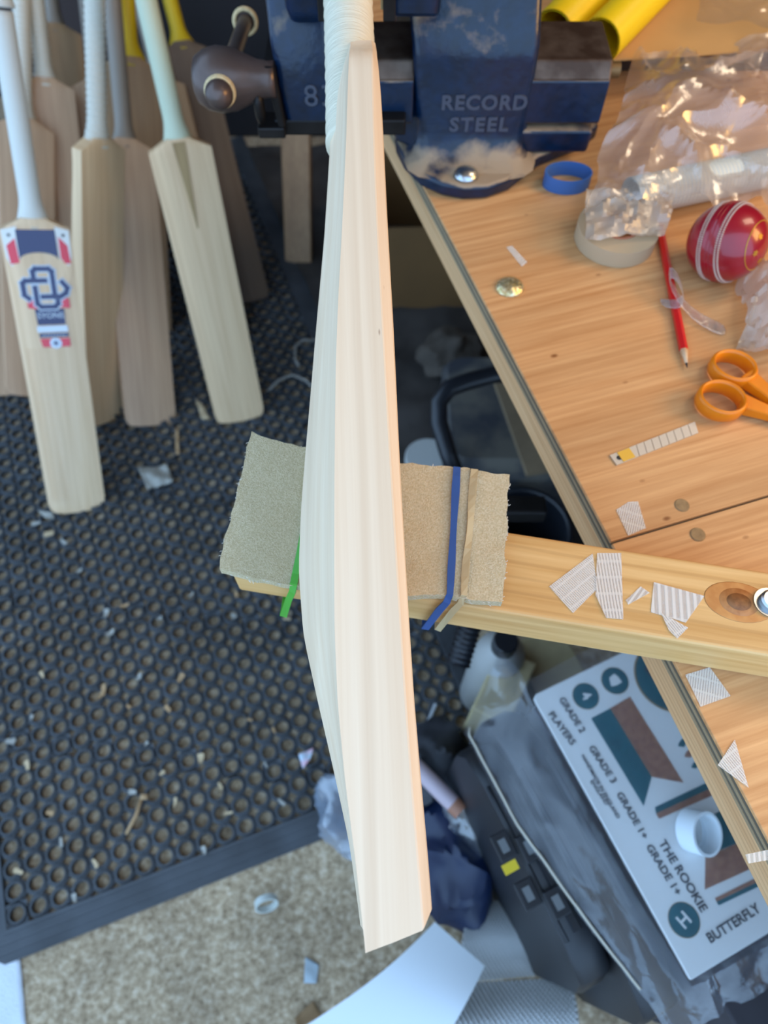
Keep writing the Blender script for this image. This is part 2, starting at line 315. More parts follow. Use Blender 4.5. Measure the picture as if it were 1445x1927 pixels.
# ------------------------------------------------------------------ arm beam with felt saddle
PINE = wood('pine_beam', (206, 156, 90), (232, 190, 128), (5, 120, 120), rot=(0, 0, math.radians(10)), rough=.5, lines=.55, lscale=26, ldir='Y', ldark=.78, spots=9)
g = math.radians(-10); GX = V((math.cos(g), math.sin(g), 0)); GY = V((-math.sin(g), math.cos(g), 0)); G0 = V((.0921, .2423, 0))
BT = .843
def gp(u, v, z): return G0+GX*u+GY*v+V((0, 0, z))
beam = thing('support_beam', 'pine support beam jutting left from the bench top', 'beam', gp(.1, -.03, BZ))
b = MB(); q = [(-.196, -.064), (.62, -.064), (.62, 0), (-.196, 0)]
b.add([gp(u, v, BZ+.0005) for u, v in q]+[gp(u, v, BT) for u, v in q], [(3, 2, 1, 0), (4, 5, 6, 7), (0, 1, 5, 4), (1, 2, 6, 5), (2, 3, 7, 6), (3, 0, 4, 7)])
b.build('timber', PINE, beam, bevel=.003, bseg=3)
STEEL = solid('zinc_steel', (190, 194, 196), .28, 1.0, var=.1)
DARKM = solid('dark_steel', (38, 36, 36), .45, .7, var=.3, vscale=40)
p = at_z(1447, 1135, BT); b = MB(); b.lathe([(.011, 0), (.011, .0016), (.008, .0018), (.008, .0058), (.0065, .0072), (.0001, .0075)], 6*4, Matrix.Translation(p)); b.build('bolt_head', STEEL, beam, smooth='angle')
KNOT = wood('knot_wood', (120, 74, 38), (164, 108, 60), (200, 200, 200), rough=.6, bmp=.2)
p = at_z(1390, 1133, BT)
kn = None
for r_, z_, m_ in ((.0165, .00025, solid('knot_halo', (206, 148, 84), .5, rgb2=(190, 126, 66), vscale=80)), (.0115, .0005, solid('knot_ring', (164, 104, 54), .5, rgb2=(188, 128, 74), vscale=150)), (.0072, .0008, KNOT)):
    b = MB(); b.lathe([(r_, .0001), (r_*.97, z_), (.0001, z_+.0001)], 26, Matrix.Translation(p) @ Matrix.Rotation(g, 4, 'Z') @ Matrix.Diagonal((1.45 if r_ > .016 else 1.2, .92, 1, 1))); b.build('knot', m_, beam, smooth=True)
FELT = solid('grey_felt', (202, 184, 146), .95, rgb2=(220, 204, 170), vscale=700, bmp=.8, bscale=1400, spec=.1)
FC = [at_z(470, 812, .888), at_z(957, 895, .872), at_z(946, 1132, .856), at_z(412, 1068, .872)]
def felt_top(u, v):
    p = lerp(lerp(FC[0], FC[1], u), lerp(FC[3], FC[2], u), v)
    d = abs(u-.42)
    lim = .8508+.245*max(p.y-.20, -.06)*(.0 if p.y < .2 else 1.0)
    z = lerp(lim, p.z, sst(.10, .50, d))
    q = p*38
    edge = .0014*noise.noise(p*140)+.002*noise.noise(p*45) if (u in (0, 1) or v in (0, 1)) else 0
    return V((p.x+(edge if u in (0, 1) else 0), p.y+(edge if v in (0, 1) else 0), z+.0012*noise.noise(q)+.0006*noise.noise(p*150)))
felt = MB(); felt.grid(felt_top, 70, 36, .0075)
felt.build('felt_pad', FELT, label='thick grey felt pad laid over the beam under the bat', cat='felt pad', smooth='angle')
# tufts of loose fibre on the felt border
FIB = solid('felt_fibre', (214, 208, 196), 1.0); b = MB()
for k in range(260):
    s_ = random.random(); e = random.choice('lrtb')
    u, v = {'l': (0, s_), 'r': (1, s_), 't': (s_, 0), 'b': (s_, 1)}[e]
    p = felt_top(u, v)-V((0, 0, random.uniform(0, .007))); a = random.random()*6.28; L_ = random.uniform(.0006, .0022)
    d = V((math.cos(a), math.sin(a), random.uniform(-.4, .6)))
    d2 = V((d.y, -d.x, .3)); b.tube([p-d*L_*.3, p+d*L_*.6+d2*L_*.25, p+d*L_], .00022, 3, cap=False)
fo = b.build('felt_fuzz', FIB, label='loose pale fibre fuzz fringing the grey felt pad', cat='fuzz', kind='stuff')
def band(name, label, mat, ua, ub, wd, col_tw=0, tail=None):
    # stretched loop: over the felt and round the beam
    pts = []
    for k in range(15):
        v = .01+.98*k/14; pts.append(felt_top(lerp(ua, ub, v), v)+V((0, 0, .0010)))
    e = pts[-1]; s0 = pts[0]
    low = BZ-.004
    pts += [V((e.x-.002, e.y-.004, e.z-.007)), V((e.x-.006, e.y-.0045, e.z-.02)), V((e.x-.014, e.y-.004, BZ-.002)), V((e.x-.012, e.y+.02, low)), V((s0.x, s0.y-.03, low)), V((s0.x, s0.y+.006, low+.03)), V((s0.x, s0.y+.004, s0.z-.006))]
    rings = []; n = len(pts)
    for i in range(n):
        t = (pts[(i+1) % n]-pts[i-1]).normalized(); x = V((GX.x, GX.y, 0)); x = (x-t*x.dot(t)).normalized(); nn = x.cross(t)
        if nn.z < 0 and i < 15: nn = -nn
        ww = wd*(1+.3*noise.noise(pts[i]*40)); tw = col_tw*math.sin(i*.7); x2 = x*math.cos(tw)+nn*math.sin(tw); n2_ = nn*math.cos(tw)-x*math.sin(tw)
        rings.append([pts[i]+x2*ww+n2_*.0003, pts[i]+x2*ww+n2_*.0013, pts[i]-x2*ww+n2_*.0013, pts[i]-x2*ww+n2_*.0003])
    b = MB(); b.loft(rings+[rings[0]], cap=False)
    return b.build(name, mat, label=label, cat='rubber band')
band('rubber_band', 'blue rubber band stretched around felt and beam', solid('rubber_blue', (40, 78, 142), .5), .80, .812, .0026)
band('rubber_band', 'frayed beige rubber band beside the blue one', solid('rubber_tan', (188, 168, 128), .6), .868, .86, .0024, .35)
band('rubber_band', 'green rubber band on the felt left of the bat', solid('rubber_green', (74, 160, 52), .5), .265, .252, .0028, .3)
# torn sticking tape below the felt corner
GREYT = solid('grey_tape', (120, 104, 78), .6)

# ------------------------------------------------------------------ the bat being shaped, clamped edge-up
WILLOW = wood('willow_fresh', (229, 200, 166), (240, 217, 187), (130, 1.6, 130), rough=.5, lines=.35, lscale=11, ldir='X', ldark=.82, bmp=.03, flecks=150)
P1 = at_d(755, 1790, .345); P2 = at_d(684, 75, .485); AX = (P2-P1).normalized()
WX = V((1, 0, 0)); WX = (WX-AX*WX.dot(AX)).normalized(); NX = WX.cross(AX)
BF = frame(P1, WX, AX, NX)
main = thing('cricket_bat', 'unfinished pale willow bat clamped edge-up in the vise', 'cricket bat', BF)
S_ = np.linspace(0, .5529, 15)
TL = [-.0172, -.0208, -.0252, -.0281, -.0288, -.0280, -.0270, -.0258, -.0243, -.0220, -.0191, -.0164, -.0139, -.0118, -.0095]
TR = [.0163, .0156, .0139, .0125, .0119, .0114, .0110, .0109, .0110, .0110, .0107, .0104, .0104, .0104, .0090]
TC = [.0122, .0110, .0096, .0085, .0077, .0071, .0065, .0059, .0055, .0051, .0048, .0047, .0050, .0056, .0066]
TS = [-.0218, -.0268, -.0350, -.0440, -.0525, -.0551, -.0532, -.0496, -.0457, -.0420, -.0381, -.0342, -.0312, -.0283, -.0262]
fine = np.concatenate([np.linspace(0, .545, 70), np.linspace(.55, .592, 14)])
def sm(t):
    d = np.linspace(-.05, .65, 1400); yv = np.interp(d, S_, t); k = np.exp(-.5*(np.linspace(-3, 3, 61))**2); k /= k.sum()
    pad = np.pad(yv, 30, mode='edge'); return np.interp(fine, d, np.convolve(pad, k, 'valid'))
TL, TR, TC, TS = map(sm, (TL, TR, TC, TS))
rings = []
for i, s_ in enumerate(fine):
    dr = .037*sst(.535, .600, s_)*1.0; k = (.054-dr)/.054
    wl, wr, wc, ws = float(TL[i]), float(TR[i]), float(TC[i])-.0008, float(TS[i])
    if s_ > .54: t = sst(.54, .6, s_); ws = lerp(ws, -.024, t)
    def hh(x): return -.054+(x+.054)*k
    prof = [(wl, 0), (lerp(wl, wc, .5), .0003), (wc-.0006, 0), (wc+.0004, -.0004), (wr-.0006, -.0052), (wr, -.0075), (wr+.001, -.03), (wr+.0014, -.054), (wr+.001, -.078), (wr, -.1005), (wr-.0006, -.1028), (wc, -.108), (lerp(wl, wc, .5), -.108), (wl, -.108)]
    for q in (.25, .5, .75, .95): prof.append((lerp(wl, ws, q)+.0018*math.sin(math.pi*q), lerp(-.108, -.056, q)))
    for q in (.95, .75, .5, .25): prof.append((lerp(wl, ws, q)+.0018*math.sin(math.pi*q), lerp(0, -.052, q)))
    sl = max(0, 1-s_/.04)
    rings.append([BF @ V((x, s_+sl*(.30*(x+.017)+(.006*sst(.010, .0165, x))), hh(z))) for x, z in prof])
b = MB(); b.loft(rings); b.build('blade', WILLOW, main, smooth='angle', angle=18)
GRIPW = solid('grip_offwhite', (226, 216, 190), .55, bmp=.5, bscale=60, stretch=(1, 14, 1), var=.04)
b = MB(); hp = []; hr = []
for k in range(90):
    s_ = .515+k*.0042; hp.append(BF @ V((-.0105, s_, -.054))); hr.append(.0192+.0004*math.sin(k*2.2)+.001*sst(.6, .5, s_))
b.tube(hp, hr, 28); b.build('grip', GRIPW, main, smooth=True)
CORD = solid('grip_edge', (150, 128, 88), .8)
b = MB(); b.tube([BF @ V((-.0105, .885, -.054)), BF @ V((-.0105, .905, -.054))], [.0205, .019], 24); b.build('handle_end', CORD, main)

# ------------------------------------------------------------------ bench vise
def vise_mat():
    m, nt, bs = base('vise_blue'); bs.inputs['Roughness'].default_value = .32
    c = coords(nt); n = N(nt, 'ShaderNodeTexNoise', i_Scale=26.0, i_Detail=6.0); nt.links.new(c, n.inputs['Vector'])
    ge = N(nt, 'ShaderNodeNewGeometry'); sp = N(nt, 'ShaderNodeSeparateXYZ'); nt.links.new(ge.outputs['Normal'], sp.inputs[0])
    ad = N(nt, 'ShaderNodeMath', operation='MULTIPLY_ADD'); ad.inputs[1].default_value = .55; nt.links.new(sp.outputs[2], ad.inputs[0]); nt.links.new(n.outputs[0], ad.inputs[2])
    dust = ramp(nt, ad.outputs[0], [(.80, (0, 0, 0, 1)), (1.06, (.62, .62, .62, 1))])
    n2 = N(nt, 'ShaderNodeTexNoise', i_Scale=90.0, i_Detail=5.0); nt.links.new(c, n2.inputs['Vector'])
    blue = ramp(nt, n2.outputs[0], [(.3, lin((4, 23, 44))), (.7, lin((6, 34, 64)))])
    nt.links.new(mixc(nt, dust, blue, lin((196, 168, 132))), bs.inputs['Base Color'])
    r = ramp(nt, dust, [(.0, (.3, .3, .3, 1)), (1.0, (.8, .8, .8, 1))]); nt.links.new(r, bs.inputs['Roughness'])
    n3 = N(nt, 'ShaderNodeTexNoise', i_Scale=140.0); nt.links.new(c, n3.inputs['Vector']); bump(nt, bs, n3.outputs[0], .25, .002)
    return m
VB = vise_mat()
RUST = solid('worn_slide_steel', (104, 88, 76), .5, .5, rgb2=(66, 48, 36), vscale=30, bmp=.2, bscale=200)
BRONZE = solid('worn_spindle_iron', (96, 80, 74), .34, .45, var=.25, vscale=30, bmp=.12, bscale=120)
vise = thing('bench_vise', 'heavy blue steel bench vise bolted at the bench edge', 'vise', (.08, .76, BZ))
def sect(x0, x1, y0, y1, z, r=.012): return [V((x, y, z)) for x, y in rrect(x0, y0, x1, y1, r, 3)]
# base flange from its outline on the bench
out = [(742, 262), (745, 292), (760, 322), (790, 352), (830, 370), (870, 378), (915, 376), (955, 362), (985, 338), (1010, 318), (1045, 303), (1085, 287), (1120, 262)]
poly = [at_z(x, y, BZ)[:2] for x, y in out]+[(.245, .90), (.02, .90)]
b = MB(); b.prism(poly, BZ+.0004, BZ+.017); b.build('base_flange', VB, vise, bevel=.004, bseg=3, smooth='angle')
b = MB(); b.loft([sect(.022, .165, .682, .875, BZ+.015, .03), sect(.028, .158, .700, .87, BZ+.020, .025), sect(.034, .154, .712, .865, BZ+.032, .018), sect(.035, .153, .717, .86, BZ+.045), sect(.028, .150, .717, .86, .918, .008), sect(.027, .150, .720, .86, .932, .008), sect(.024, .149, .735, .86, .952, .008), sect(.018, .148, .765, .86, .995, .008), sect(.014, .146, .79, .86, 1.06, .008)])
b.build('fixed_body', VB, vise, smooth='angle', angle=35)
# web between base and body on the left, sweeping down to the jaw side
b = MB(); b.prism([(.012, .745), (.045, .72), (.045, .85), (.012, .85)], BZ+.016, .90); b.build('rib', VB, vise, bevel=.006, bseg=3)
b = MB(); b.loft([sect(.008, .05, .700, .85, .966, .006), sect(.008, .05, .693, .85, .972, .006), sect(.008, .055, .693, .85, 1.058, .006)]); b.build('jaw_block', VB, vise, smooth='angle')
b = MB(); b.box((.0045, .735, 1.02), (.0105, .155, .075)); b.build('jaw_plate', DARKM, vise, bevel=.001)
b = MB(); b.box((-.0012, .735, 1.025), (.003, .150, .068)); b.build('jaw_liner', CORD, vise)
b = MB(); b.box((-.0495, .735, 1.02), (.0125, .155, .075)); b.build('jaw_plate', DARKM, vise, bevel=.001)
b = MB(); b.box((-.0420, .735, 1.025), (.003, .150, .068)); b.build('jaw_liner', CORD, vise)
# slide bar running through the body
b = MB()
prof = [(.721, .852), (.721, .899), (.729, .913), (.800, .913), (.808, .899), (.808, .852)]
b.loft([[V((x, y, z)) for y, z in prof] for x in (-.095, -.04, .03)]); b.build('slide_bar', RUST, vise, bevel=.002)
prof2 = [(.7200, .8535), (.7200, .8975), (.8085, .8975), (.8085, .8535)]
b = MB(); b.loft([[V((x, y, z)) for y, z in prof2] for x in (-.09, .03)]); b.build('slide_cheek', VB, vise, bevel=.002)
b = MB(); b.loft([[V((x, y, z)) for y, z in prof] for x in (.145, .20, .226)]); b.build('rear_slide', RUST, vise, bevel=.002)
b = MB(); b.loft([[V((x, y, z)) for y, z in prof2] for x in (.145, .2262)]); b.build('slide_cheek', VB, vise, bevel=.002)
b = MB(); b.loft([[V((x, y, z)) for y, z in [(.722, .818), (.717, .846), (.84, .846), (.84, .818)]] for x in (.145, .222)]); b.build('rear_foot', VB, vise, bevel=.004, bseg=3)
b = MB(); b.tube([V((.226, .735, .90)), V((.236, .735, .90))], .0075, 12); b.build('end_bolt', solid('brass_old', (120, 92, 56), .5, .6), vise, smooth='angle')
# moving jaw
b = MB(); b.loft([sect(-.101, -.052, .702, .86, .868, .008), sect(-.104, -.050, .700, .86, .90, .008), sect(-.107, -.050, .703, .86, .942, .008), sect(-.108, -.050, .712, .86, .957, .010), sect(-.110, -.052, .725, .86, .985, .012), sect(-.106, -.054, .755, .86, 1.06, .014)]); b.build('moving_jaw', VB, vise, smooth='angle', angle=35)
b = MB(); b.loft([sect(-.086, -.052, .698, .85, .962, .010), sect(-.088, -.052, .692, .85, .975, .008), sect(-.088, -.054, .70, .85, 1.058, .008)]); b.build('jaw_block', VB, vise, smooth='angle')
b = MB(); b.loft([sect(-.108, -.100, .694, .85, .866, .003), sect(-.114, -.104, .694, .85, .925, .003)]); b.build('jaw_washer', DARKM, vise)
b = MB(); b.box((-.045, .735, .858), (.135, .06, .017)); b.build('lower_slide', DARKM, vise, bevel=.002)
# lettering cast on the bodies
MR = frame((0, 0, 0), (1, 0, 0), (0, 0, 1), (0, -1, 0))
LETM = solid('worn_raised_paint', (64, 72, 88), .45)
p = at_y(911, 193, .717); text('RECORD', .0205, Matrix.Translation(p) @ Matrix.Rotation(math.radians(0), 4, 'Y') @ MR, .0020, LETM, vise, 'raised_lettering', 1.12, .0007)
p = at_y(901, 234, .717); text('STEEL', .0205, Matrix.Translation(p) @ MR, .0020, LETM, vise, 'raised_lettering', 1.22, .0007)
p = at_y(601, 181, .70); text('83', .030, Matrix.Translation(p) @ MR, .0018, LETM, vise, 'raised_number', 1.1)
p = at_z(877, 330, BZ+.017); b = MB(); b.lathe([(.0135, 0), (.0132, .002), (.011, .005), (.0075, .0072), (.003, .0085), (.0001, .0088)], 24, Matrix.Translation(p)); b.build('bolt_head', STEEL, vise, smooth=True)
# spindle boss and tommy bar
bc = at_y(428, 150, .70)
pr = [(.012, -.032), (.020, -.029), (.026, -.02), (.0285, -.008), (.027, .006), (.022, .018), (.017, .030), (.0155, .040), (.016, .046)]
b = MB(); b.lathe([(.0001, -.033)]+pr, 28, frame_z(bc, (1, .02, .0), (0, 1, 0))); b.build('spindle_boss', BRONZE, vise, smooth=True)
n_end = at_d(412, 178, .665); f_end = at_d(463, 36, .835)
dirb = (f_end-n_end).normalized()
b = MB(); b.tube([n_end, f_end], .0082, 16); b.build('tommy_bar', BRONZE, vise, smooth='angle')
b = MB(); Mz = frame_z(n_end, dirb); b.lathe([(.0001, -.013), (.006, -.0118), (.011, -.007), (.0132, 0), (.0125, .006), (.009, .011)], 22, Mz); b.build('bar_end', BRONZE, vise, smooth=True)
b = MB(); Mz2 = frame_z(f_end, dirb); b.lathe([(.009, -.011), (.0125, -.006), (.0135, 0), (.011, .007), (.0001, .012)], 22, Mz2); b.build('bar_end', BRONZE, vise, smooth=True)
ROPE = solid('cord_wrap', (212, 188, 142), .8, var=.15, vscale=300, bmp=.6, bscale=400)
def torus(b, M, R, r, s1=28, s2=8, sq_=1.0):
    vs_ = [M @ V(((R+r*math.cos(q))*math.cos(a), (R+r*math.cos(q))*math.sin(a), r*sq_*math.sin(q))) for a in [2*math.pi*i/s1 for i in range(s1)] for q in [2*math.pi*j/s2 for j in range(s2)]]
    return b.add(vs_, [(i*s2+j, ((i+1) % s1)*s2+j, ((i+1) % s1)*s2+(j+1) % s2, i*s2+(j+1) % s2) for i in range(s1) for j in range(s2)])
for Mx, o in ((Mz, .0075), (Mz2, -.0095)):
    b = MB()
    for k in range(3): torus(b, Mx @ Matrix.Translation((0, 0, o+(k-1)*.0022)), .0128 if k == 1 else .0124, .0022)
    b.build('cord_wrap', ROPE, vise, smooth=True)
b = MB(); q0 = at_y(484, 175, .69); q1 = at_y(492, 228, .69)
b.tube([q0, lerp(q0, q1, .25), lerp(q0, q1, .7), q1], [.006, .0078, .0078, .005], 12, flat=.7); b.build('lever_tab', DARKM, vise, smooth=True)
b = MB(); b.box(at_y(512, 246, .70)+V((0, .01, 0)), (.028, .03, .012)); b.build('lever_bracket', DARKM, vise, bevel=.002)

# ------------------------------------------------------------------ leaning cricket bats
def bat_wood(name, c1, c2, coat=0, lines=.2): return wood(name, c1, c2, (120, 120, 2.5), rough=.5, lines=lines, lscale=24, ldir='X', ldark=.82, coat=coat, bmp=.04)
W_PALE = bat_wood('willow_pale', (214, 178, 136), (232, 200, 158)); W_GREY = bat_wood('willow_greyish', (182, 146, 114), (204, 168, 134))
W_BROWN = bat_wood('willow_brown', (146, 112, 78), (168, 134, 96)); W_DARK = bat_wood('willow_dark', (96, 76, 60), (112, 92, 74)); W_CREAM = bat_wood('willow_polished', (222, 186, 142), (240, 208, 168), coat=.5)
SPLICE = wood('cane_splice', (152, 122, 78), (176, 146, 98), (200, 200, 3))
def grip_mat(name, rgb, ribs=900): 
    m, nt, bs = base(name); bs.inputs['Base Color'].default_value = lin(rgb); bs.inputs['Roughness'].default_value = .5
    return m
G_MINT = grip_mat('grip_mint', (190, 198, 172)); G_WHITE = grip_mat('grip_white', (204, 198, 182)); G_BLUE = grip_mat('grip_bluewhite', (206, 204, 194)); G_GREY = grip_mat('grip_grey', (134, 124, 112)); G_YEL = grip_mat('grip_yellow', (206, 172, 10))
BL = .572
def bat(label, toe, sh, roll, wd, gm, rib=0, back=False, far=True, ln=BL, splice=False, toe_round=.02, hlen=.30, group=None, flare=1.0):
    T = at_z(toe[0], toe[1], MH+.001); r = ray(*sh); o = CP-T
    a, b_, c_ = r.dot(r), 2*o.dot(r), o.dot(o)-ln*ln; D = b_*b_-4*a*c_
    d = (-b_+(1 if far else -1)*math.sqrt(max(D, 0)))/2/a
    z = (CP+r*d-T).normalized(); n = (CP-T); n = (n-z*n.dot(z)).normalized()
    n = Matrix.Rotation(math.radians(roll+(180 if back else 0)), 3, z) @ n; x = n.cross(z)*-1
    x = z.cross(n)*-1 if False else n.cross(z)*-1
    x = z.cross(n); x = -x if x.dot(V((1, 0, 0))) < 0 and not back else x
    y = n; x = y.cross(z)
    if True: F = frame(T, x, y, z)
    root = thing('cricket_bat', label, 'cricket bat', F, group)
    rings = []
    zs = [0, .004, .012, .025, .05, .1, .16, .22, .3, .38, .45, .5, .53, .545, .551, .553, .557, .562, .566, .570, .572]
    for q in zs:
        hw = .054
        if q < .025: hw = .054-toe_round*.45*(1-math.sqrt(max(0, 1-(1-q/.025)**2)))
        if q > .553: hw = lerp(.054, .021, min(1, (q-.553)/.017))
        e = .034*(.75+.25*sst(0, .1, q))*(1-.25*sst(.35, .55, q)); dd = lerp(.030, .056, sst(0, .2, q))*(1-.38*sst(.3, .56, q))
        if q > .53: e = lerp(e, .03, (q-.53)/.042); dd = lerp(dd, .034, (q-.53)/.042)
        tz = -.004*(1-sst(0, .02, q))
        pr = [(-hw, -.003), (-hw*.6, 0), (0, .0012), (hw*.6, 0), (hw, -.003), (hw, -e*.9), (hw*.93, -e), (hw*.5, -lerp(e, dd, .45)), (hw*.1, -dd), (-hw*.1, -dd), (-hw*.5, -lerp(e, dd, .45)), (-hw*.93, -e), (-hw, -e*.9)]
        rings.append([F @ V((px_, py_+.5*.012*((q-.28)/.28)**2, q+tz*(1-(px_/.054)**2))) for px_, py_ in pr])
    b = MB(); b.loft(rings); b.build('blade', wd, root, smooth='angle', angle=25)
    grs = []; nst = 120 if rib else 30
    for k in range(nst):
        q = .556+hlen*k/(nst-1); fl = sst(.610, .556, q); rx = .0168+.0095*flare*fl**1.5+(.0009*math.sin(k*math.pi/2) if rib else 0); ry = .0168+.003*fl+(.0009*math.sin(k*math.pi/2) if rib else 0)
        grs.append([F @ V((rx*math.cos(a_), -.0125+ry*math.sin(a_), q)) for a_ in [2*math.pi*m_/22 for m_ in range(22)]])
    b = MB(); b.loft(grs); b.build('grip', gm, root, smooth=True)
    b = MB(); b.tube([F @ V((0, -.012, .56+hlen)), F @ V((0, -.012, .562+hlen)), F @ V((0, -.012, .572+hlen))], [.019, .0205, .018], 20); b.build('grip_end', gm, root, smooth='angle')
    if splice:
        yy = -dd*0
        b = MB(); b.add([F @ V(p) for p in [(-.011, .0088, .567), (.011, .0088, .567), (.0012, .0036, .42), (-.0012, .0036, .42), (-.010, -.004, .567), (.010, -.004, .567), (.001, -.004, .42), (-.001, -.004, .42)]], [(0, 3, 2, 1), (4, 5, 6, 7), (0, 1, 5, 4), (1, 2, 6, 5), (2, 3, 7, 6), (3, 0, 4, 7)]); b.build('splice', SPLICE, root)
    return root, F
dec, DF = bat('polished bat with navy and red stickers and smooth pale grip', (147, 958), (62, 410), 0, W_CREAM, G_BLUE, toe_round=.028, far=False)
bat('plain bat with ribbed pale grip standing in the middle', (202, 788), (193, 260), 46, W_PALE, G_WHITE, rib=1, far=False)
bat('plain wide bat behind the ribbed-grip bat, toe between two others', (285, 797), (238, 272), 10, W_GREY, G_GREY, ln=.561)
bat('bat with smooth mint grip and dark splice wedge', (453, 787), (334, 260), 0, W_PALE, G_MINT, splice=True, far=False)
bat('brown bat with yellow grip left of the mint grip', (280, 632), (245, 100), 6, W_BROWN, G_YEL, flare=1.8)
bat('dark brown bat with yellow grip nearest the vise handle', (468, 566), (342, 78), 8, W_DARK, G_YEL, flare=1.8)
bat('light brown bat half hidden behind the mint-gripped bat', (420, 640), (298, 150), -8, W_BROWN, G_GREY)
bat('tan bat with ribbed white grip behind the stickered bat', (150, 668), (85, 146), 0, W_GREY, G_WHITE, rib=1)
bat('tall tan bat at the back with a grey grip', (172, 548), (102, 44), 0, W_BROWN, G_GREY)
bat('grey-gripped bat standing behind the middle ribbed grip', (238, 655), (180, 150), 0, W_GREY, G_GREY)
bat('plain bat with ribbed grip right behind the sticker bat', (62, 742), (48, 222), 10, W_GREY, G_WHITE, rib=1)
bat('plain bat cut off by the left picture edge', (-2, 742), (-40, 260), -5, W_GREY, G_GREY)
# stickers on the polished bat (face is local y = +)
NAVY = solid('sticker_navy', (26, 32, 84), .25, coat=.4); RED = solid('sticker_red', (222, 44, 66), .25, coat=.4); SILV = solid('sticker_silver', (190, 196, 204), .22, .4); WHT = solid('sticker_white', (226, 226, 220), .35); BLACK = solid('print_black', (34, 36, 44), .5)
# sticker plane: x right as seen from the front
def SM(x, z, lift):
    z += .009
    y = .0016+.5*.012*((z-.28)/.28)**2
    return DF @ frame((0, y+lift, 0), (-1, 0, 0), (0, 0, 1), (0, 1, 0)) @ Matrix.Translation((x, z, 0))
def face_poly(b, pts, lift=.0004, th=.0004):
    pts = [(x, z+.009) for x, z in pts]; n = len(pts); vs_ = []
    for k in (0, th):
        for x, z in pts: vs_.append(SM(0, 0, lift+k) @ V((x, z, 0)))
    for i, (x, z) in enumerate(pts*2):
        vs_[i] = DF @ V((-x, .0016+.5*.012*((z-.28)/.28)**2-.0045*max(0, (abs(x)-.033)/.021)*.6+lift+(0 if i < n else th), z))
    a = sum(pts[i][0]*pts[(i+1) % n][1]-pts[(i+1) % n][0]*pts[i][1] for i in range(n))
    fs = [tuple(range(n))[::-1], tuple(range(n, 2*n))]+[(i, (i+1) % n, (i+1) % n+n, i+n) for i in range(n)]
    if a < 0: fs = [f[::-1] for f in fs]
    b.add(vs_, fs); return b
st = face_poly(MB(), [(-.052, .540), (-.03, .546), (.03, .546), (.052, .540), (.050, .475), (.030, .43), (.030, .345), (-.026, .345), (-.030, .42), (-.050, .475)], 0).build('sticker', W_CREAM, dec)
face_poly(MB(), [(-.052, .545), (-.028, .551), (-.03, .50), (-.044, .485), (-.05, .50)]).build('sticker_corner', WHT, st)
face_poly(MB(), [(.052, .545), (.03, .551), (.032, .50), (.046, .485), (.051, .50)]).build('sticker_corner', WHT, st)
dome = [(.030*math.cos(t), .497+.012*math.sin(t)) for t in [math.pi*k/10 for k in range(11)]]
face_poly(MB(), [(-.030, .546), (.030, .546)]+dome, .0006).build('sticker_panel', NAVY, st)
face_poly(MB(), [(-.047, .520), (-.033, .532), (-.031, .492), (-.045, .489)], .0006).build('sticker_flag', RED, st)
face_poly(MB(), [(.047, .520), (.034, .535), (.034, .500), (.040, .490), (.049, .490)], .0006).build('sticker_flag', RED, st)
def ringpoly(outer, width): return outer
def link(pts, wd, mat, name, lift):
    # chunky stroke following a polyline on the face
    b = MB(); pts = [(x*1.15, .446+(z-.446)*1.12) for x, z in pts]
    for i in range(len(pts)-1):
        p, q = V(pts[i]+(0,)), V(pts[i+1]+(0,)); t = (q-p).normalized(); nn = V((-t.y, t.x, 0))*wd; p2, q2 = p-t*wd*.75, q+t*wd*.75
        face_poly(b, [(p2+nn)[:2], (p2-nn)[:2], (q2-nn)[:2], (q2+nn)[:2]], lift)
    return b.build(name, mat, st)
def rr_path(x0, z0, x1, z1, c, start=0): return [(x0+c, z0), (x1-c, z0), (x1, z0+c), (x1, z1-c), (x1-c, z1), (x0+c, z1), (x0, z1-c), (x0, z0+c), (x0+c, z0)]
for (mt, wd_, lf, nm) in ((SILV, .0062, .0009, 'emblem_outline'), (NAVY, .0042, .0014, 'emblem_link')):
    link([(-.012, .462), (-.012, .474), (-.008, .478), (.010, .478), (.014, .474), (.014, .440)], wd_, mt, nm, lf)
    link([(.004, .460), (-.024, .460), (-.028, .456), (-.028, .438), (-.022, .432)], wd_, mt, nm, lf)
    link([(-.012, .450), (-.012, .424), (-.007, .419), (.012, .419), (.017, .424), (.017, .428)], wd_, mt, nm, lf)
    link([(-.004, .435), (.022, .435), (.030, .440), (.033, .448), (.026, .458)], wd_, mt, nm, lf)
face_poly(MB(), [(-.030, .428), (-.018, .428), (-.016, .412), (-.030, .414)], .0006).build('sticker_flag', RED, st)
face_poly(MB(), [(.038, .430), (.024, .430), (.022, .414), (.038, .412)], .0006).build('sticker_flag', RED, st)
face_poly(MB(), [(-.020, .412), (.028, .412), (.027, .383), (-.019, .383)], .0007).build('sticker_panel', NAVY, st)
text('SYONS', .014, SM(.004, .400, .0018), .0002, SILV, st, 'sticker_lettering')
face_poly(MB(), [(-.021, .381), (.029, .381), (.029, .370), (-.021, .370)], .0007).build('sticker_band', SILV, st)
face_poly(MB(), [(-.019, .368), (.029, .368), (.029, .360), (-.019, .360)], .0007).build('sticker_panel', NAVY, st)
b = MB()
for k in range(8): face_poly(b, [(-.014+k*.005, .362), (-.0125+k*.005, .362), (-.0105+k*.005, .366), (-.012+k*.005, .366)], .0012)
b.build('sticker_hatching', SILV, st)
face_poly(MB(), [(-.019, .358), (.030, .358), (.030, .342), (-.016, .342)], .0007).build('sticker_panel', RED, st)
face_poly(MB(), [(.006+.010*math.cos(a), .349+.010*math.sin(a)) for a in [2*math.pi*k/20 for k in range(20)]], .0011).build('sticker_badge', SILV, st)
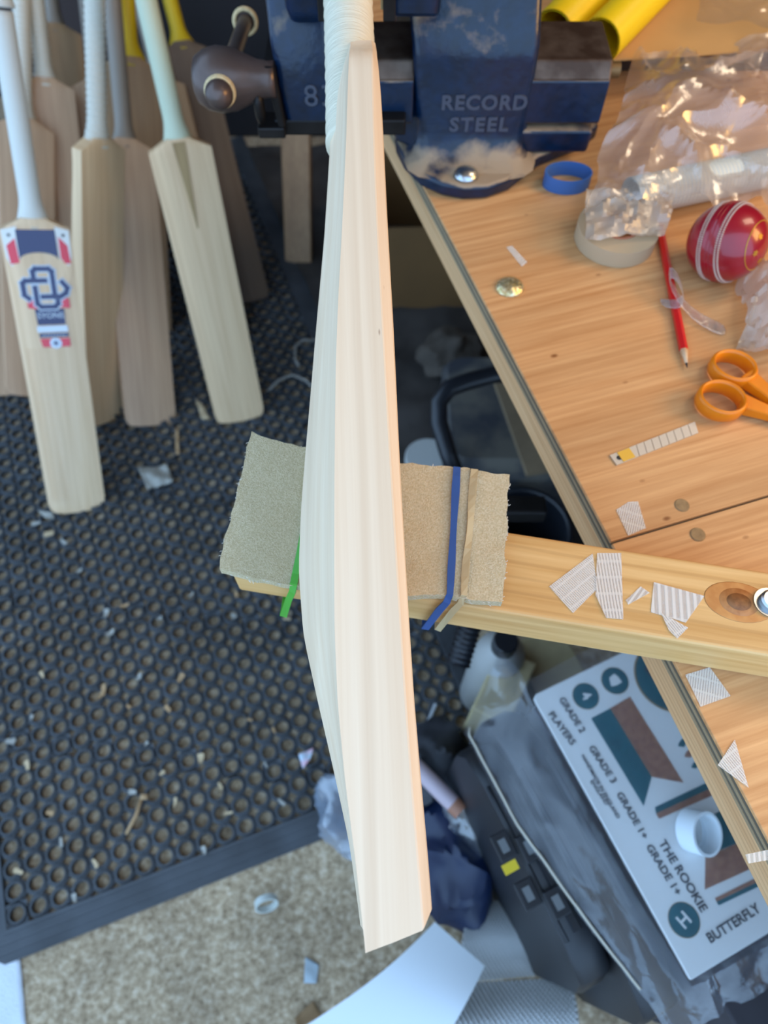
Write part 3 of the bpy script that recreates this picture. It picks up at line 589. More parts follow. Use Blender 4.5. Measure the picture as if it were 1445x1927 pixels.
face_poly(MB(), [(.006+(.006 if k % 2 else .0025)*math.cos(math.pi*k/8), .349+(.006 if k % 2 else .0025)*math.sin(math.pi*k/8)) for k in range(16)], .0016).build('badge_star', NAVY, st)
for x in (-.041, .042): face_poly(MB(), [(x+(.004 if k % 2 else .0015)*math.cos(math.pi*k/5), .537+(.004 if k % 2 else .0015)*math.sin(math.pi*k/5)) for k in range(10)], .001).build('badge_star', BLACK, st)
# fabric weave ridges showing through the facing sheet
b = MB()
for k in range(52): face_poly(b, [(-.047, .020+k*.0062), (-.008-.012*((k*7) % 5)/5, .020+k*.0062), (-.008-.012*((k*7) % 5)/5, .0212+k*.0062), (-.047, .0212+k*.0062)], -.0001, .0004)
o = b.build('facing_ridges', W_CREAM, dec)

# willow plank leaning below the vise, dark panel behind the bats
p0 = at_z(562, 492, 0); p1 = at_y(556, 250, p0.y+.12)
b = MB(); z_ = (p1-p0).normalized(); F = frame_z(p0, z_, (1, 0, 0)); b.prism(rrect(-.034, -.012, .034, .04, .003, 2), .0, (p1-p0).length+.25, F); b.build('willow_plank', W_BROWN, label='rough willow plank leaning in the dark below the vise', cat='plank')
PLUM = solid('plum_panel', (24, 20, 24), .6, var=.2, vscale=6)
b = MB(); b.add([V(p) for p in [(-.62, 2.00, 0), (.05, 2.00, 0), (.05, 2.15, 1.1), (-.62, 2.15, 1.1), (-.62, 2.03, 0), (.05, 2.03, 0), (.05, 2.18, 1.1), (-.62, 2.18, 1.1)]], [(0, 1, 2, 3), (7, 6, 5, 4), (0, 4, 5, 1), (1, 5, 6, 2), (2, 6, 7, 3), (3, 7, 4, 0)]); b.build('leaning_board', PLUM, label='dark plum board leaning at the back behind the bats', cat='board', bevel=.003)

# ------------------------------------------------------------------ things on the bench top
# cricket ball
LEATH = solid('red_leather', (150, 14, 34), .28, var=.18, vscale=25, coat=.4); SEAM = solid('seam_thread', (206, 176, 158), .7); GOLD = solid('gold_stamp', (196, 150, 50), .4, .4)
bcn = at_z(1368, 456, BZ+.0365); R_ = .0365
vd = (CP-bcn).normalized(); xr = V((0, 0, 1)).cross(vd).normalized(); ax = (xr*.86+vd*.42+vd.cross(xr)*.20).normalized()   # seam axis
up_ = V((0, 0, 1)); BF2 = frame_z(bcn, ax, (0, 0, 1))
ball = thing('cricket_ball', 'shiny red leather cricket ball with pale stitched seam', 'ball', Matrix.Translation(bcn-V((0, 0, R_))))
b = MB(); b.lathe([(.0001, -R_)]+[(R_*math.cos(math.radians(a)), R_*math.sin(math.radians(a))) for a in range(-84, 85, 6)]+[(.0001, R_)], 48, BF2); b.build('leather', LEATH, ball, smooth=True)
for zz in (-.0102, -.0074, -.0018, .0018, .0074, .0102):
    b = MB(); n_ = 110; rr = math.sqrt(R_*R_-zz*zz)
    if abs(zz) < .004: torus(b, BF2 @ Matrix.Translation((0, 0, zz)), rr, .0005, 60, 5); b.build('seam_ridge', LEATH, ball, smooth=True); continue
    for k in range(n_):
        a = 2*math.pi*k/n_; a2 = a+.02
        q0 = V((rr*1.004*math.cos(a), rr*1.004*math.sin(a), zz-.0008)); q1 = V((rr*1.004*math.cos(a2), rr*1.004*math.sin(a2), zz+.0008))
        b.tube([BF2 @ q0, BF2 @ ((q0+q1)*.5*1.008), BF2 @ q1], .0008, 4)
    b.build('stitch_row', SEAM, ball, smooth=True)
b = MB(); torus(b, BF2 @ Matrix.Translation((0, 0, R_*.80)), R_*.602, .0005, 40, 5); b.build('gold_ring', GOLD, ball)
b = MB()
for a in (0.4, 1.6, 2.8, 4.0, 5.2):
    M = BF2 @ Matrix.Rotation(a, 4, 'Z') @ Matrix.Rotation(.36, 4, 'Y') @ Matrix.Translation((0, 0, R_))
    for q in range(3): b.box((0, 0, .0001), (.0055, .0011, .0004), M @ Matrix.Rotation(q*math.pi/3, 4, 'Z'))
b.build('gold_stamp', GOLD, ball)
# pencil
PR = solid('pencil_red', (206, 26, 26), .3, coat=.3); PW = wood('pencil_wood', (214, 180, 140), (226, 196, 160), (200, 200, 200)); PG = solid('graphite', (40, 40, 44), .5)
t0 = at_z(1293, 692, BZ+.0040); t1 = at_z(1240, 424, BZ+.0040); dv = (t1-t0).normalized(); F = frame_z(t0, dv, (0, 0, 1))
pen = thing('pencil', 'red hexagonal pencil with sharpened tip beside the ball', 'pencil', Matrix.Translation(V((t0.x, t0.y, BZ))))
def hexr(r, z): return [F @ V((r*math.cos(math.pi*k/3), r*math.sin(math.pi*k/3), z)) for k in range(6)]
MB().loft([hexr(.0040, .021), hexr(.0040, (t1-t0).length)]).build('barrel', PR, pen)
MB().loft([hexr(.0013, .005), hexr(.0039, .0215)]).build('sharpened_cone', PW, pen, smooth=True)
MB().loft([hexr(.0002, 0), hexr(.0013, .0052)]).build('lead', PG, pen, smooth=True)
# scissors with orange loops
ORG = solid('orange_plastic', (224, 126, 12), .32, var=.06, vscale=60); BLADEM = solid('scissor_steel', (176, 178, 180), .25, 1.0)
sc_ = thing('scissors', 'orange-handled scissors lying on the bench right edge', 'scissors', at_z(1400, 760, BZ))
def loop_ring(b, c, rx, ry, rot, hgt, wall, n=40):
    rings = []
    for off, z in ((wall*.25, 0), (wall, hgt*.25), (wall, hgt*.8), (wall*.5, hgt), (0, hgt*.82), (-.0, hgt*.15), (wall*.25, 0)):
        rings.append([c+V((math.cos(rot)*(rx+off)*math.cos(a)-math.sin(rot)*(ry+off)*math.sin(a), math.sin(rot)*(rx+off)*math.cos(a)+math.cos(rot)*(ry+off)*math.sin(a), z)) for a in [2*math.pi*k/n for k in range(n)]])
    b.loft(rings, cap=False)
HG = .017
for (px_, py_, rx, ry, rot) in ((1348, 766, .0170, .0150, -.35), (1370, 707, .0165, .0142, -.45)):
    c = at_z(px_, py_, BZ+.0008); b = MB(); loop_ring(b, c, rx, ry, rot, HG, .0042); b.build('finger_loop', ORG, sc_, smooth=True)
a0 = at_z(1384, 768, BZ); a1 = at_z(1475, 800, BZ); c0 = at_z(1392, 720, BZ); c1 = at_z(1480, 790, BZ)
for q0, q1, zz in ((a0, a1, .004), (c0, c1, .0055)):
    b = MB(); t = (q1-q0).normalized(); s_ = V((-t.y, t.x, 0))
    b.loft([[q0+s_*w_+V((0, 0, z_)) for w_, z_ in ((-.009, zz-.002), (.009, zz-.002), (.008, zz+.009), (-.008, zz+.009))], [lerp(q0, q1, .5)+s_*w_+V((0, 0, z_)) for w_, z_ in ((-.0065, zz-.001), (.0065, zz-.001), (.006, zz+.008), (-.006, zz+.008))], [q1+s_*w_+V((0, 0, z_)) for w_, z_ in ((-.005, zz), (.005, zz), (.005, zz+.006), (-.005, zz+.006))]]); b.build('handle_shank', ORG, sc_, bevel=.0015)
    b = MB(); e = q1+t*.10; b.add([q1-s_*.006+V((0, 0, zz+.0005)), q1+s_*.006+V((0, 0, zz+.0005)), e+V((0, 0, zz+.0005)), q1-s_*.006+V((0, 0, zz+.0025)), q1+s_*.006+V((0, 0, zz+.0025)), e+V((0, 0, zz+.0025))], [(2, 1, 0), (3, 4, 5), (0, 1, 4, 3), (1, 2, 5, 4), (2, 0, 3, 5)]); b.build('blade', BLADEM, sc_)
b = MB(); b.tube([a1+V((.01, .01, .001)), a1+V((.01, .01, .014))], .005, 14); b.build('pivot_screw', BLADEM, sc_)
# staples
for k, (x, y) in enumerate(((1413, 727), (1420, 735))):
    p = at_z(x, y, BZ+.0012); b = MB(); b.tube([p+V((-.001, .0035, 0)), p+V((-.001, .003, .0012)), p+V((.001, -.003, .0012)), p+V((.001, -.0035, 0))], .0006, 5); b.build('staple', DARKM, label='tiny dark staple beside the upper scissor loop', cat='staple', group='staples by the scissors')
# snap-off blade strip
q0 = at_z(1153, 867, BZ+.0006); q1 = at_z(1307, 806, BZ+.0006); t = (q1-q0).normalized(); s_ = V((-t.y, t.x, 0)); L_ = (q1-q0).length
SNAP = solid('blade_cream_steel', (214, 202, 184), .35, .3)
sb = thing('snap_blade', 'segmented snap-off knife blade strip on the bench', 'blade', Matrix.Translation(V((q0.x, q0.y, BZ))))
for k in range(11):
    u0, u1 = L_*k/11+.0003, L_*(k+1)/11-.0003; sk = .004
    e0 = 0 if k == 0 else sk; e1 = sk
    b = MB(); pts = [q0+t*u0-s_*.0055, q0+t*u1-s_*.0055, q0+t*(u1+e1)+s_*.0055, q0+t*(u0+e0)+s_*.0055]
    b.add([p+V((0, 0, z)) for z in (0, .0009) for p in pts], [(3, 2, 1, 0), (4, 5, 6, 7), (0, 1, 5, 4), (1, 2, 6, 5), (2, 3, 7, 6), (3, 0, 4, 7)]); b.build('segment', SNAP, sb)
b = MB(); c = q0+t*.013+V((0, 0, .0012)); b.add([c+t*x+s_*y for x, y in ((-.006, -.004), (.004, -.005), (.006, .003), (-.003, .005))], [(0, 1, 2, 3)]); b.grid(lambda u, v: c+t*lerp(-.006, .006, u)+s_*lerp(-.005, .005, v)+V((0, 0, .0003)), 2, 2, .0005); b.build('glue_spot', solid('amber_glue', (228, 178, 70), .3), sb)
b = MB(); b.lathe([(.0022, 0), (.0022, .0003), (.0001, .0003)], 14, Matrix.Translation(q0+t*.006+V((0, 0, .0009)))); b.build('end_hole', PG, sb)
# pieces of filament tape
def tape_mat(name, ang_, sc1, grid_=True):
    m, nt, bs = base(name); nt.nodes.remove(bs); out = nt.nodes['Material Output']
    tc = coords(nt, (1, 1, 1), (0, 0, ang_))
    wv = N(nt, 'ShaderNodeTexWave', bands_direction='X', wave_profile='SIN', i_Scale=sc1*1.6); nt.links.new(tc, wv.inputs[0])
    f = ramp(nt, wv.outputs[0], [(.4, (.28, .28, .28, 1)), (.75, (.66, .66, .66, 1))])
    if grid_:
        w2 = N(nt, 'ShaderNodeTexWave', bands_direction='Y', i_Scale=sc1*.28); nt.links.new(tc, w2.inputs[0])
        f = mixc(nt, 1.0, f, ramp(nt, w2.outputs[0], [(.85, (0, 0, 0, 1)), (.97, (.55, .55, .55, 1))]), 'LIGHTEN')
    tr = N(nt, 'ShaderNodeBsdfTransparent'); df = N(nt, 'ShaderNodeBsdfDiffuse'); df.inputs[0].default_value = lin((250, 242, 228)); gl = N(nt, 'ShaderNodeBsdfGlossy'); gl.inputs['Roughness'].default_value = .2
    n = N(nt, 'ShaderNodeTexNoise', i_Scale=160.0); bm = N(nt, 'ShaderNodeBump', i_Strength=.6, i_Distance=.002); nt.links.new(n.outputs[0], bm.inputs['Height']); nt.links.new(bm.outputs[0], gl.inputs['Normal'])
    m1 = N(nt, 'ShaderNodeMixShader'); nt.links.new(f, m1.inputs[0]); nt.links.new(tr.outputs[0], m1.inputs[1]); nt.links.new(df.outputs[0], m1.inputs[2])
    m2 = N(nt, 'ShaderNodeMixShader', i_0=.16); nt.links.new(m1.outputs[0], m2.inputs[1]); nt.links.new(gl.outputs[0], m2.inputs[2]); nt.links.new(m2.outputs[0], out.inputs[0]); return m
def tape(label, pts, z, ang_, scale=70, grid_=True, lift=.0006):
    P = [at_z(x, y, z) for x, y in pts]; n = len(P); b = MB()
    b.add([p+V((0, 0, lift*.3)) for p in P]+[p+V((0, 0, lift)) for p in P], [tuple(range(n))[::-1], tuple(range(n, 2*n))] + [(i, (i+1) % n, (i+1) % n+n, i+n) for i in range(n)])
    a = sum(P[i].x*P[(i+1) % n].y-P[(i+1) % n].x*P[i].y for i in range(n))
    if a < 0: b.f = [f[::-1] for f in b.f]
    b.build('tape_piece', tape_mat('filament_tape', math.radians(ang_), scale, grid_), label=label, cat='tape', group='pieces of filament tape')
tape('slanted square of filament tape on the beam nearest the felt', [(1033, 1104), (1115, 1042), (1124, 1108), (1078, 1154)], BT, -38, 130)
tape('upright rectangle of filament tape on the beam overlapping a square', [(1123, 1042), (1168, 1042), (1172, 1166), (1140, 1163), (1120, 1120)], BT, 0, 90, lift=.0012)
tape('tiny tape sliver between larger tape pieces on the beam', [(1177, 1130), (1205, 1104), (1222, 1116), (1200, 1128), (1182, 1138)], BT, 40, 60, False)
tape('wide tape piece with grid lines on the beam near the knot', [(1230, 1096), (1325, 1122), (1290, 1172), (1224, 1152)], BT, 8, 40)
tape('narrow tape strip hanging over the beam front edge', [(1243, 1154), (1294, 1182), (1274, 1202), (1258, 1186)], BT, -30, 120, lift=.001)
tape('tape square with curled corner above the bench seam', [(1159, 960), (1182, 945), (1200, 944), (1215, 994), (1182, 1008)], BZ, 20, 110)
tape('tape square on the bench below the beam', [(1289, 1270), (1335, 1256), (1374, 1310), (1318, 1330)], BZ, 18, 110)
tape('triangular tape piece stuck at the bench edge', [(1382, 1392), (1350, 1440), (1408, 1482)], BZ, -32, 120)
tape('small clear tape scrap near the glue dome', [(953, 466), (963, 463), (992, 494), (982, 502)], BZ, 40, 60, False)
tape('pale tape strip across the bench edge rail', [(1402, 1608), (1460, 1596), (1460, 1616), (1408, 1625)], BZ, 10, 60, False)
CLR = film('clear_film', haze=.16, gloss=.25, rough=.1, nscale=60, nstr=.35)
# curl of clear tape on the pencil
b = MB(); base_ = [at_z(1240, 566, BZ+.002), at_z(1262, 575, BZ+.009), at_z(1290, 570, BZ+.012), at_z(1284, 540, BZ+.02), at_z(1266, 506, BZ+.024), at_z(1253, 520, BZ+.018), at_z(1275, 560, BZ+.012), at_z(1300, 590, BZ+.004), at_z(1340, 615, BZ+.002), at_z(1368, 622, BZ+.001)]
rings = []
for i, p in enumerate(base_):
    wdt = lerp(.006, .010, i/9); rings.append([p+V((.001, wdt, 0)), p+V((.001, wdt, .0003)), p+V((-.001, -wdt, .0003)), p+V((-.001, -wdt, 0))])
b.loft(rings); b.build('tape_curl', CLR, label='curled clear sticky tape looping over the red pencil', cat='tape', smooth=True, sub=1)
# glue dome
p = at_z(959, 541, BZ); b = MB(); b.lathe([(.0142, 0), (.0142, .001), (.0128, .003), (.0095, .0048), (.005, .006), (.0001, .0064)], 24, Matrix.Translation(p))
gd = b.build('glue_dome', solid('glue_glass', (196, 176, 120), .08, .75, rgb2=(236, 222, 180), vscale=260, bmp=.7, bscale=260), label='glossy silvery dome stuck on the bench near its edge', cat='dome', smooth=True)
# blue rubber ring
b = MB(); M = Matrix.Translation(at_z(1068, 332, BZ+.0105)) @ Matrix.Diagonal((1.25, .85, 1, 1))
BLUER = solid('blue_band_rubber', (58, 104, 168), .45)
b.loft([[M @ V((r*math.cos(a), r*math.sin(a), z)) for a in [2*math.pi*k/32 for k in range(32)]] for r, z in ((.0205, -.010), (.0205, .006), (.0192, .006), (.0192, -.010), (.0205, -.010))], cap=False); b.build('rubber_ring', BLUER, label='blue rubber ring standing at the foot of the vise', cat='ring', smooth='angle')
# roll of white tape
c = at_z(1157, 446, BZ+.004); CARD = solid('cardboard', (178, 134, 84), .8, var=.1); TW = solid('tape_white', (186, 164, 132), .6); 
roll = thing('tape_roll', 'roll of pale tape lying flat under the clear bag', 'tape roll', Matrix.Translation(V((c.x, c.y, BZ))))
def ringmesh(b, M, ro, ri, z0, z1, n=40): b.loft([[M @ V((r*math.cos(a), r*math.sin(a), z)) for a in [2*math.pi*k/n for k in range(n)]] for r, z in ((ro, z0), (ro, z1), (ri, z1), (ri, z0), (ro, z0))], cap=False)
M = Matrix.Translation(V((c.x, c.y, BZ+.0005)))
b = MB(); ringmesh(b, M, .041, .021, 0, .018); b.build('tape_winding', TW, roll, smooth='angle')
b = MB(); ringmesh(b, M, .0208, .0185, 0, .0185); b.build('core', solid('core_pink', (190, 120, 90), .8), roll, smooth='angle')
# rubber grip tubes in clear bags
def ribtube(name, label, a_, b_, r, mat, pitch=.0045, group=None):
    a_, b_ = V(a_), V(b_); n = int((b_-a_).length/pitch*4); pth = [lerp(a_, b_, k/n) for k in range(n+1)]; rad = [r+.0007*math.sin(k*math.pi/2) for k in range(n+1)]
    mb_ = MB(); mb_.tube(pth, rad, 24, cap=False); mb_.tube(pth[::-1], [q-.002 for q in rad], 24, cap=False)
    return mb_.build(name, mat, label=label, cat='bat grip', smooth=True, group=group)
WG = solid('grip_white_new', (206, 206, 194), .5)
ribtube('rubber_grip', 'white ribbed rubber grip lying in the clear bag', at_z(1186, 372, BZ+.021), at_z(1520, 300, BZ+.021), .0195, WG)
YG = solid('grip_yellow_new', (238, 196, 18), .4)
y0 = at_z(1128, 78, BZ+.07); y1 = at_z(1275, -70, BZ+.07)
ribtube('rubber_grip', 'yellow ribbed rubber grip nearest the kraft card', y0, y1+(y1-y0)*.5, .024, YG)
y0 = at_z(1040, 62, BZ+.07); y1 = at_z(1168, -70, BZ+.07)
ribtube('rubber_grip', 'yellow ribbed rubber grip next to the vise top', y0, y1+(y1-y0)*.5, .024, YG)
# kraft card, dark tray
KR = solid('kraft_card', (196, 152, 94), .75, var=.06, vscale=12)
P = [at_z(1155, 112, BZ+.045), at_z(1470, 92, BZ+.045), at_z(1600, -160, BZ+.05), at_z(1180, -160, BZ+.05)]
b = MB(); b.add(P+[p-V((0, 0, .002)) for p in P], [(0, 1, 2, 3), (7, 6, 5, 4), (0, 4, 5, 1), (1, 5, 6, 2), (2, 6, 7, 3), (3, 7, 4, 0)]); b.build('kraft_card', KR, label='sheet of tan kraft card at the back of the bench', cat='card')
TRAY = solid('dark_box', (58, 42, 30), .7, var=.2)
p = at_z(1300, 150, BZ); b = MB(); b.box((.43, .99, BZ+.0215), (.30, .16, .042)); b.build('wooden_tray', TRAY, label='dark wooden tray under the kraft card', cat='tray', bevel=.002)
# crumpled plastic bags
BAG = film('bag_film', (226, 214, 204), haze=.36, gloss=.16, rough=.22, nscale=22, nstr=.35)
BAG2 = film('bag_film_crisp', (236, 224, 206), haze=.10, gloss=.16, rough=.10, nscale=14, nstr=.4)
def bag(name, label, corners, hts, mat, amp, n=44, freq=22, mid=.03, floor_z=BZ+.003, parent=None):
    P = [at_z(x, y, floor_z) for x, y in corners]
    def fn(u, v):
        p = lerp(lerp(P[0], P[1], u), lerp(P[3], P[2], u), v); hgt = lerp(lerp(hts[0], hts[1], u), lerp(hts[3], hts[2], u), v)+mid*math.sin(math.pi*u)*math.sin(math.pi*v)
        q = p*freq; r1 = 1-abs(noise.noise(q)); r2 = 1-abs(noise.noise(q*2.3+V((5, 1, 2)))); r3 = noise.noise(p*9+V((9, 9, 9)))
        wob = V((noise.noise(p*14+V((3, 0, 0))), noise.noise(p*14+V((0, 7, 0))), 0))*amp*1.2
        edge = min(u, 1-u, v, 1-v)
        return V((p.x, p.y, floor_z))+wob+V((0, 0, max(.0005, hgt+amp*(r1**3*1.6+r2**3*.8+r3*.6)-amp*1.1)))
    return MB().grid(fn, n, n).build(name, mat, label=label, cat='plastic bag', smooth='angle', angle=22)
bag('plastic_bag', 'crumpled clear plastic bag holding the white ribbed grip', [(1082, 440), (1480, 430), (1480, 130), (1165, 185)], [.022, .03, .045, .045], BAG, .013, freq=12, mid=.03)
bag('plastic_bag', 'crisp clear plastic bag over the kraft card', [(1275, 150), (1500, 140), (1500, -60), (1270, -60)], [.06, .06, .075, .075], BAG2, .010, freq=9, mid=.012)
TIS = film('tissue_film', (214, 202, 186), haze=.8, gloss=.1, rough=.3)
bag('tissue', 'crumpled white tissue-like plastic beside the ball', [(1372, 668), (1500, 690), (1500, 500), (1385, 520)], [.004, .02, .02, .006], TIS, .012, n=26, freq=34, mid=.02)
bag('tape_wrapping', 'torn beige wrapping film on top of the tape roll', [(1092, 488), (1236, 478), (1245, 405), (1085, 405)], [.025, .022, .027, .027], TIS, .005, n=22, freq=40, mid=.006)

# ------------------------------------------------------------------ under and beside the bench: sticker sheets in a clear bag on a black hard case
ZB = .46
SHEET = solid('sheet_white', (236, 238, 236), .3, coat=.2); TEAL = solid('print_teal', (18, 94, 104), .35, var=.15, vscale=60); BRN = solid('print_copper', (142, 96, 74), .35, rgb2=(166, 122, 98), vscale=160); DKT = solid('print_grey', (60, 62, 68), .4); GILT = solid('print_gilt', (150, 118, 70), .4)
A_ = at_z(1000, 1310, ZB); B_ = at_z(1300, 1845, ZB); sy = (A_-B_).normalized(); sx = V((-sy.y*-1, 0, 0)); sx = sy.cross(V((0, 0, 1))).normalized(); LS = (A_-B_).length
sheet = thing('sticker_sheet', 'white sticker sheet printed with teal and copper ribbons', 'sticker sheet', Matrix.Translation(lerp(A_, B_, .5)+sx*.12-V((0, 0, .006))))
def sp(u, v, z): return B_+sx*u+sy*v+V((0, 0, z))
b = MB()
for k in range(1): b.add([sp(u, v, z) for z in (-.006, 0) for u, v in [(0, 0), (.26, 0), (.26, LS), (.006, LS), (.001, LS-.004)]], [(4, 3, 2, 1, 0), (5, 6, 7, 8, 9)]+[(i, (i+1) % 5, (i+1) % 5+5, i+5) for i in range(5)])
b.build('backing_board', SHEET, sheet, bevel=.001)
def pr_poly(name, pts, mat, lift=.0003):
    b = MB(); b.prism([at_z(x, y, ZB)[:2] for x, y in pts], ZB+.0001, ZB+.0001+lift); return b.build(name, mat, sheet)
def pr_disc(name, x, y, r, mat, lift): 
    p = at_z(x, y, ZB); b = MB(); b.lathe([(.0001, .0001), (r, .0001), (r, lift), (.0001, lift)], 40, Matrix.Translation(p)); return b.build(name, mat, sheet)
def pr_text(s, p0, p1, size, mat=DKT, lift=.0008, stretch=1.0):
    a_, b_ = at_z(*p0, ZB), at_z(*p1, ZB); x = (b_-a_).normalized(); y = V((0, 0, 1)).cross(x); M = frame(lerp(a_, b_, .5)+V((0, 0, lift)), x, y, (0, 0, 1))
    return text(s, size, M, .0001, mat, sheet, 'printed_lettering', stretch, bold=size*.022)
pr_poly('printed_ribbon', [(1112, 1352), (1148, 1333), (1226, 1462), (1211, 1517)], TEAL); pr_poly('printed_ribbon', [(1148, 1333), (1185, 1311), (1286, 1473), (1226, 1462)], BRN)
pr_poly('printed_bar', [(1232, 1519), (1390, 1444), (1396, 1456), (1234, 1531)], TEAL); pr_poly('printed_bar', [(1234, 1531), (1396, 1456), (1402, 1470), (1240, 1541)], BRN)
pr_poly('printed_ribbon', [(1340, 1534), (1420, 1492), (1460, 1556), (1325, 1612), (1346, 1572)], TEAL); pr_poly('printed_ribbon', [(1327, 1612), (1462, 1556), (1490, 1600), (1326, 1674)], BRN)
pr_poly('printed_bar', [(1345, 1690), (1470, 1628), (1474, 1636), (1348, 1697)], BRN); pr_poly('printed_bar', [(1348, 1697), (1474, 1636), (1478, 1644), (1352, 1704)], TEAL)
for (x, y, r) in ((1102, 1310, .0152), (1157, 1281, .0158), (1287, 1731, .0158), (1262, 1272, .042)):
    pr_disc('badge_rim', x, y, r*1.05, GILT, .0002); pr_disc('printed_badge', x, y, r, TEAL, .0005)
pr_text('4', (1096, 1302), (1108, 1318), .017, SHEET); pr_text('H', (1278, 1742), (1296, 1722), .018, SHEET)
pr_poly('badge_crest', [(1146, 1276), (1155, 1268), (1163, 1274), (1170, 1284), (1160, 1290), (1150, 1292)], SHEET, .0008)
pr_poly('badge_mark', [(1212, 1258), (1224, 1252), (1238, 1276), (1232, 1286)], DKT, .0009); pr_poly('badge_mark', [(1243, 1303), (1256, 1300), (1268, 1322), (1258, 1326)], DKT, .0009)
pr_text('GRADE 2', (1054, 1312), (1098, 1380), .0112); pr_text('PLAYERS', (1034, 1340), (1080, 1402), .0112)
pr_text('GRADE 3', (1112, 1406), (1155, 1472), .0112); pr_text('GRADE 1+', (1166, 1496), (1212, 1574), .0112)
pr_text('HANDMADE IN ENGLAND', (1106, 1440), (1152, 1520), .0062); pr_text('ENGLAND', (1114, 1472), (1140, 1512), .0062)
pr_text('THE ROOKIE', (1252, 1596), (1316, 1700), .0128); pr_text('GRADE 1+', (1224, 1598), (1272, 1676), .0115)
pr_text('BUTTERFLY', (1338, 1764), (1420, 1712), .0128); pr_text('G', (1436, 1688), (1452, 1678), .017)
def arc_px(name, c, r0, r1, a0, a1, mat):
    pts = arc(c[0], c[1], r1, a0, a1, 8)+arc(c[0], c[1], r0, a1, a0, 8); pr_poly(name, pts, mat)
arc_px('printed_arc', (1297, 1408), 10, 22, 190, 300, TEAL); arc_px('printed_arc', (1309, 1428), 10, 22, 190, 300, BRN); arc_px('printed_arc', (1318, 1448), 8, 18, 190, 300, TEAL)
# short white tube offcut on the sheet
p = at_z(1310, 1566, ZB+.013); OFF = solid('tube_white', (216, 226, 232), .45)
b = MB(); M = Matrix.Translation(p+V((0, 0, .005))) @ Matrix.Rotation(math.radians(16), 4, 'X') @ Matrix.Rotation(math.radians(20), 4, 'Y') @ Matrix.Diagonal((.95, 1.1, 1, 1))
ringmesh(b, M, .0205, .0178, -.012, .014); b.build('tube_offcut', OFF, label='short white tube offcut standing on the sticker sheet', cat='tube', smooth='angle')
# bag around the sheet
SBAG = film('sheet_bag_film', (214, 222, 236), haze=.10, gloss=.05, rough=.12, nscale=20, nstr=.35)
Lp = [(0, (942, 1222)), (.16, (872, 1378)), (.4, (965, 1555)), (.6, (1072, 1700)), (.8, (1172, 1830)), (1, (1270, 1960))]
def cur(tab, v):
    for (a, p), (b_, q) in zip(tab, tab[1:]):
        if v <= b_: t = (v-a)/(b_-a); return (lerp(p[0], q[0], t), lerp(p[1], q[1], t))
    return tab[-1][1]
def sbag(u, v):
    l = cur(Lp, v); e = (lerp(985, 1345, v), lerp(1285, 1925, v)); r = (lerp(1300, 1640, v), lerp(1120, 1760, v))
    zl, ze = .415, ZB+.006
    if u < .4: t = u/.4; p = lerp(at_z(*l, zl), at_z(*e, ze), t); p.z = lerp(zl, ze, sst(0, 1, t))
    else: t = (u-.4)/.6; p = lerp(at_z(*e, ze), at_z(*r, ze), t); p.z = ze
    wgt = lerp(1.0, .07, sst(.34, .44, u))
    if v > .88: wgt = 1.2; p.z -= .02*(v-.88)/.12
    q = p*24; fold = (1-abs(noise.noise(V((q.dot(sx)*1.3, q.dot(sy)*.16, 0)))))**3; f2 = (1-abs(noise.noise(q*.8+V((4, 4, 0)))))**4
    return p+V((0, 0, wgt*(.009*fold+.004*f2)))
sb_ = MB().grid(sbag, 70, 80).build('plastic_bag', SBAG, label='wrinkled clear bag around the printed sticker sheet', cat='plastic bag', smooth='angle', angle=25)
hem = MB(); hem.tube([sbag(.02, k/60)+V((0, 0, .002)) for k in range(9, 52)], .0016, 8); hem.build('bag_hem', solid('hem_film', (186, 180, 164), .4), sb_, smooth=True)
# black hard case standing on edge
CASE = solid('case_plastic', (24, 27, 33), .45, var=.15, vscale=20, bmp=.15, bscale=600); GREYP = solid('slot_grey', (104, 108, 110), .5); YEL = solid('yellow_label', (214, 186, 40), .5)
c0 = at_z(868, 1395, .40); c1 = at_z(1120, 1890, .40); cx_ = (c1-c0).normalized(); cyv = V((0, 0, 1)).cross(cx_)   # cyv points up-right in the picture
case = thing('hard_case', 'black hard plastic case standing on edge beside the bench', 'case', Matrix.Translation(V((lerp(c0, c1, .5).x, lerp(c0, c1, .5).y, 0))))
LC = (c1-c0).length
def cpnt(u, w_, z): return V((c0.x, c0.y, 0))+cx_*u+cyv*w_+V((0, 0, z))
for (w0, w1, u0, u1, zt) in ((.0, .040, 0, LC, .40), (.044, .092, -.02, LC+.055, .404)):
    b = MB(); rings = []
    prof_ = [(u0+.05, .0), (u1-.05, .0), (u1-.012, .02), (u1, .07), (u1, zt-.08), (u1-.015, zt-.025), (u1-.06, zt), (u0+.06, zt), (u0+.015, zt-.025), (u0, zt-.08), (u0, .07), (u0+.012, .02)]
    for w_ in (w0, w0+.006, w1-.006, w1):
        k = .004 if w_ in (w0, w1) else 0
        rings.append([cpnt(lerp(u, (u0+u1)/2, k*4), w_, z-k if z > .1 else z+k) for u, z in prof_])
    b.loft(rings); b.build('shell', CASE, case, smooth='angle')
    b = MB(); b.add([cpnt(u, w_, z) for u in (u0+.065, u1-.065) for w_, z in ((w0+.014, zt-.001), (w1-.014, zt-.001), (w1-.016, zt+.003), (w0+.016, zt+.003))], [(3, 2, 1, 0), (4, 5, 6, 7), (0, 1, 5, 4), (1, 2, 6, 5), (2, 3, 7, 6), (3, 0, 4, 7)]); b.build('rim_rib', CASE, case)
for w_ in (.004, .036, .050, .086):
    MB().tube([cpnt(u, w_, .399 if w_ < .04 else .403) for u in (.06, LC*.35, LC*.7, LC-.06)], .0026, 8).build('rib', CASE, case, smooth=True)
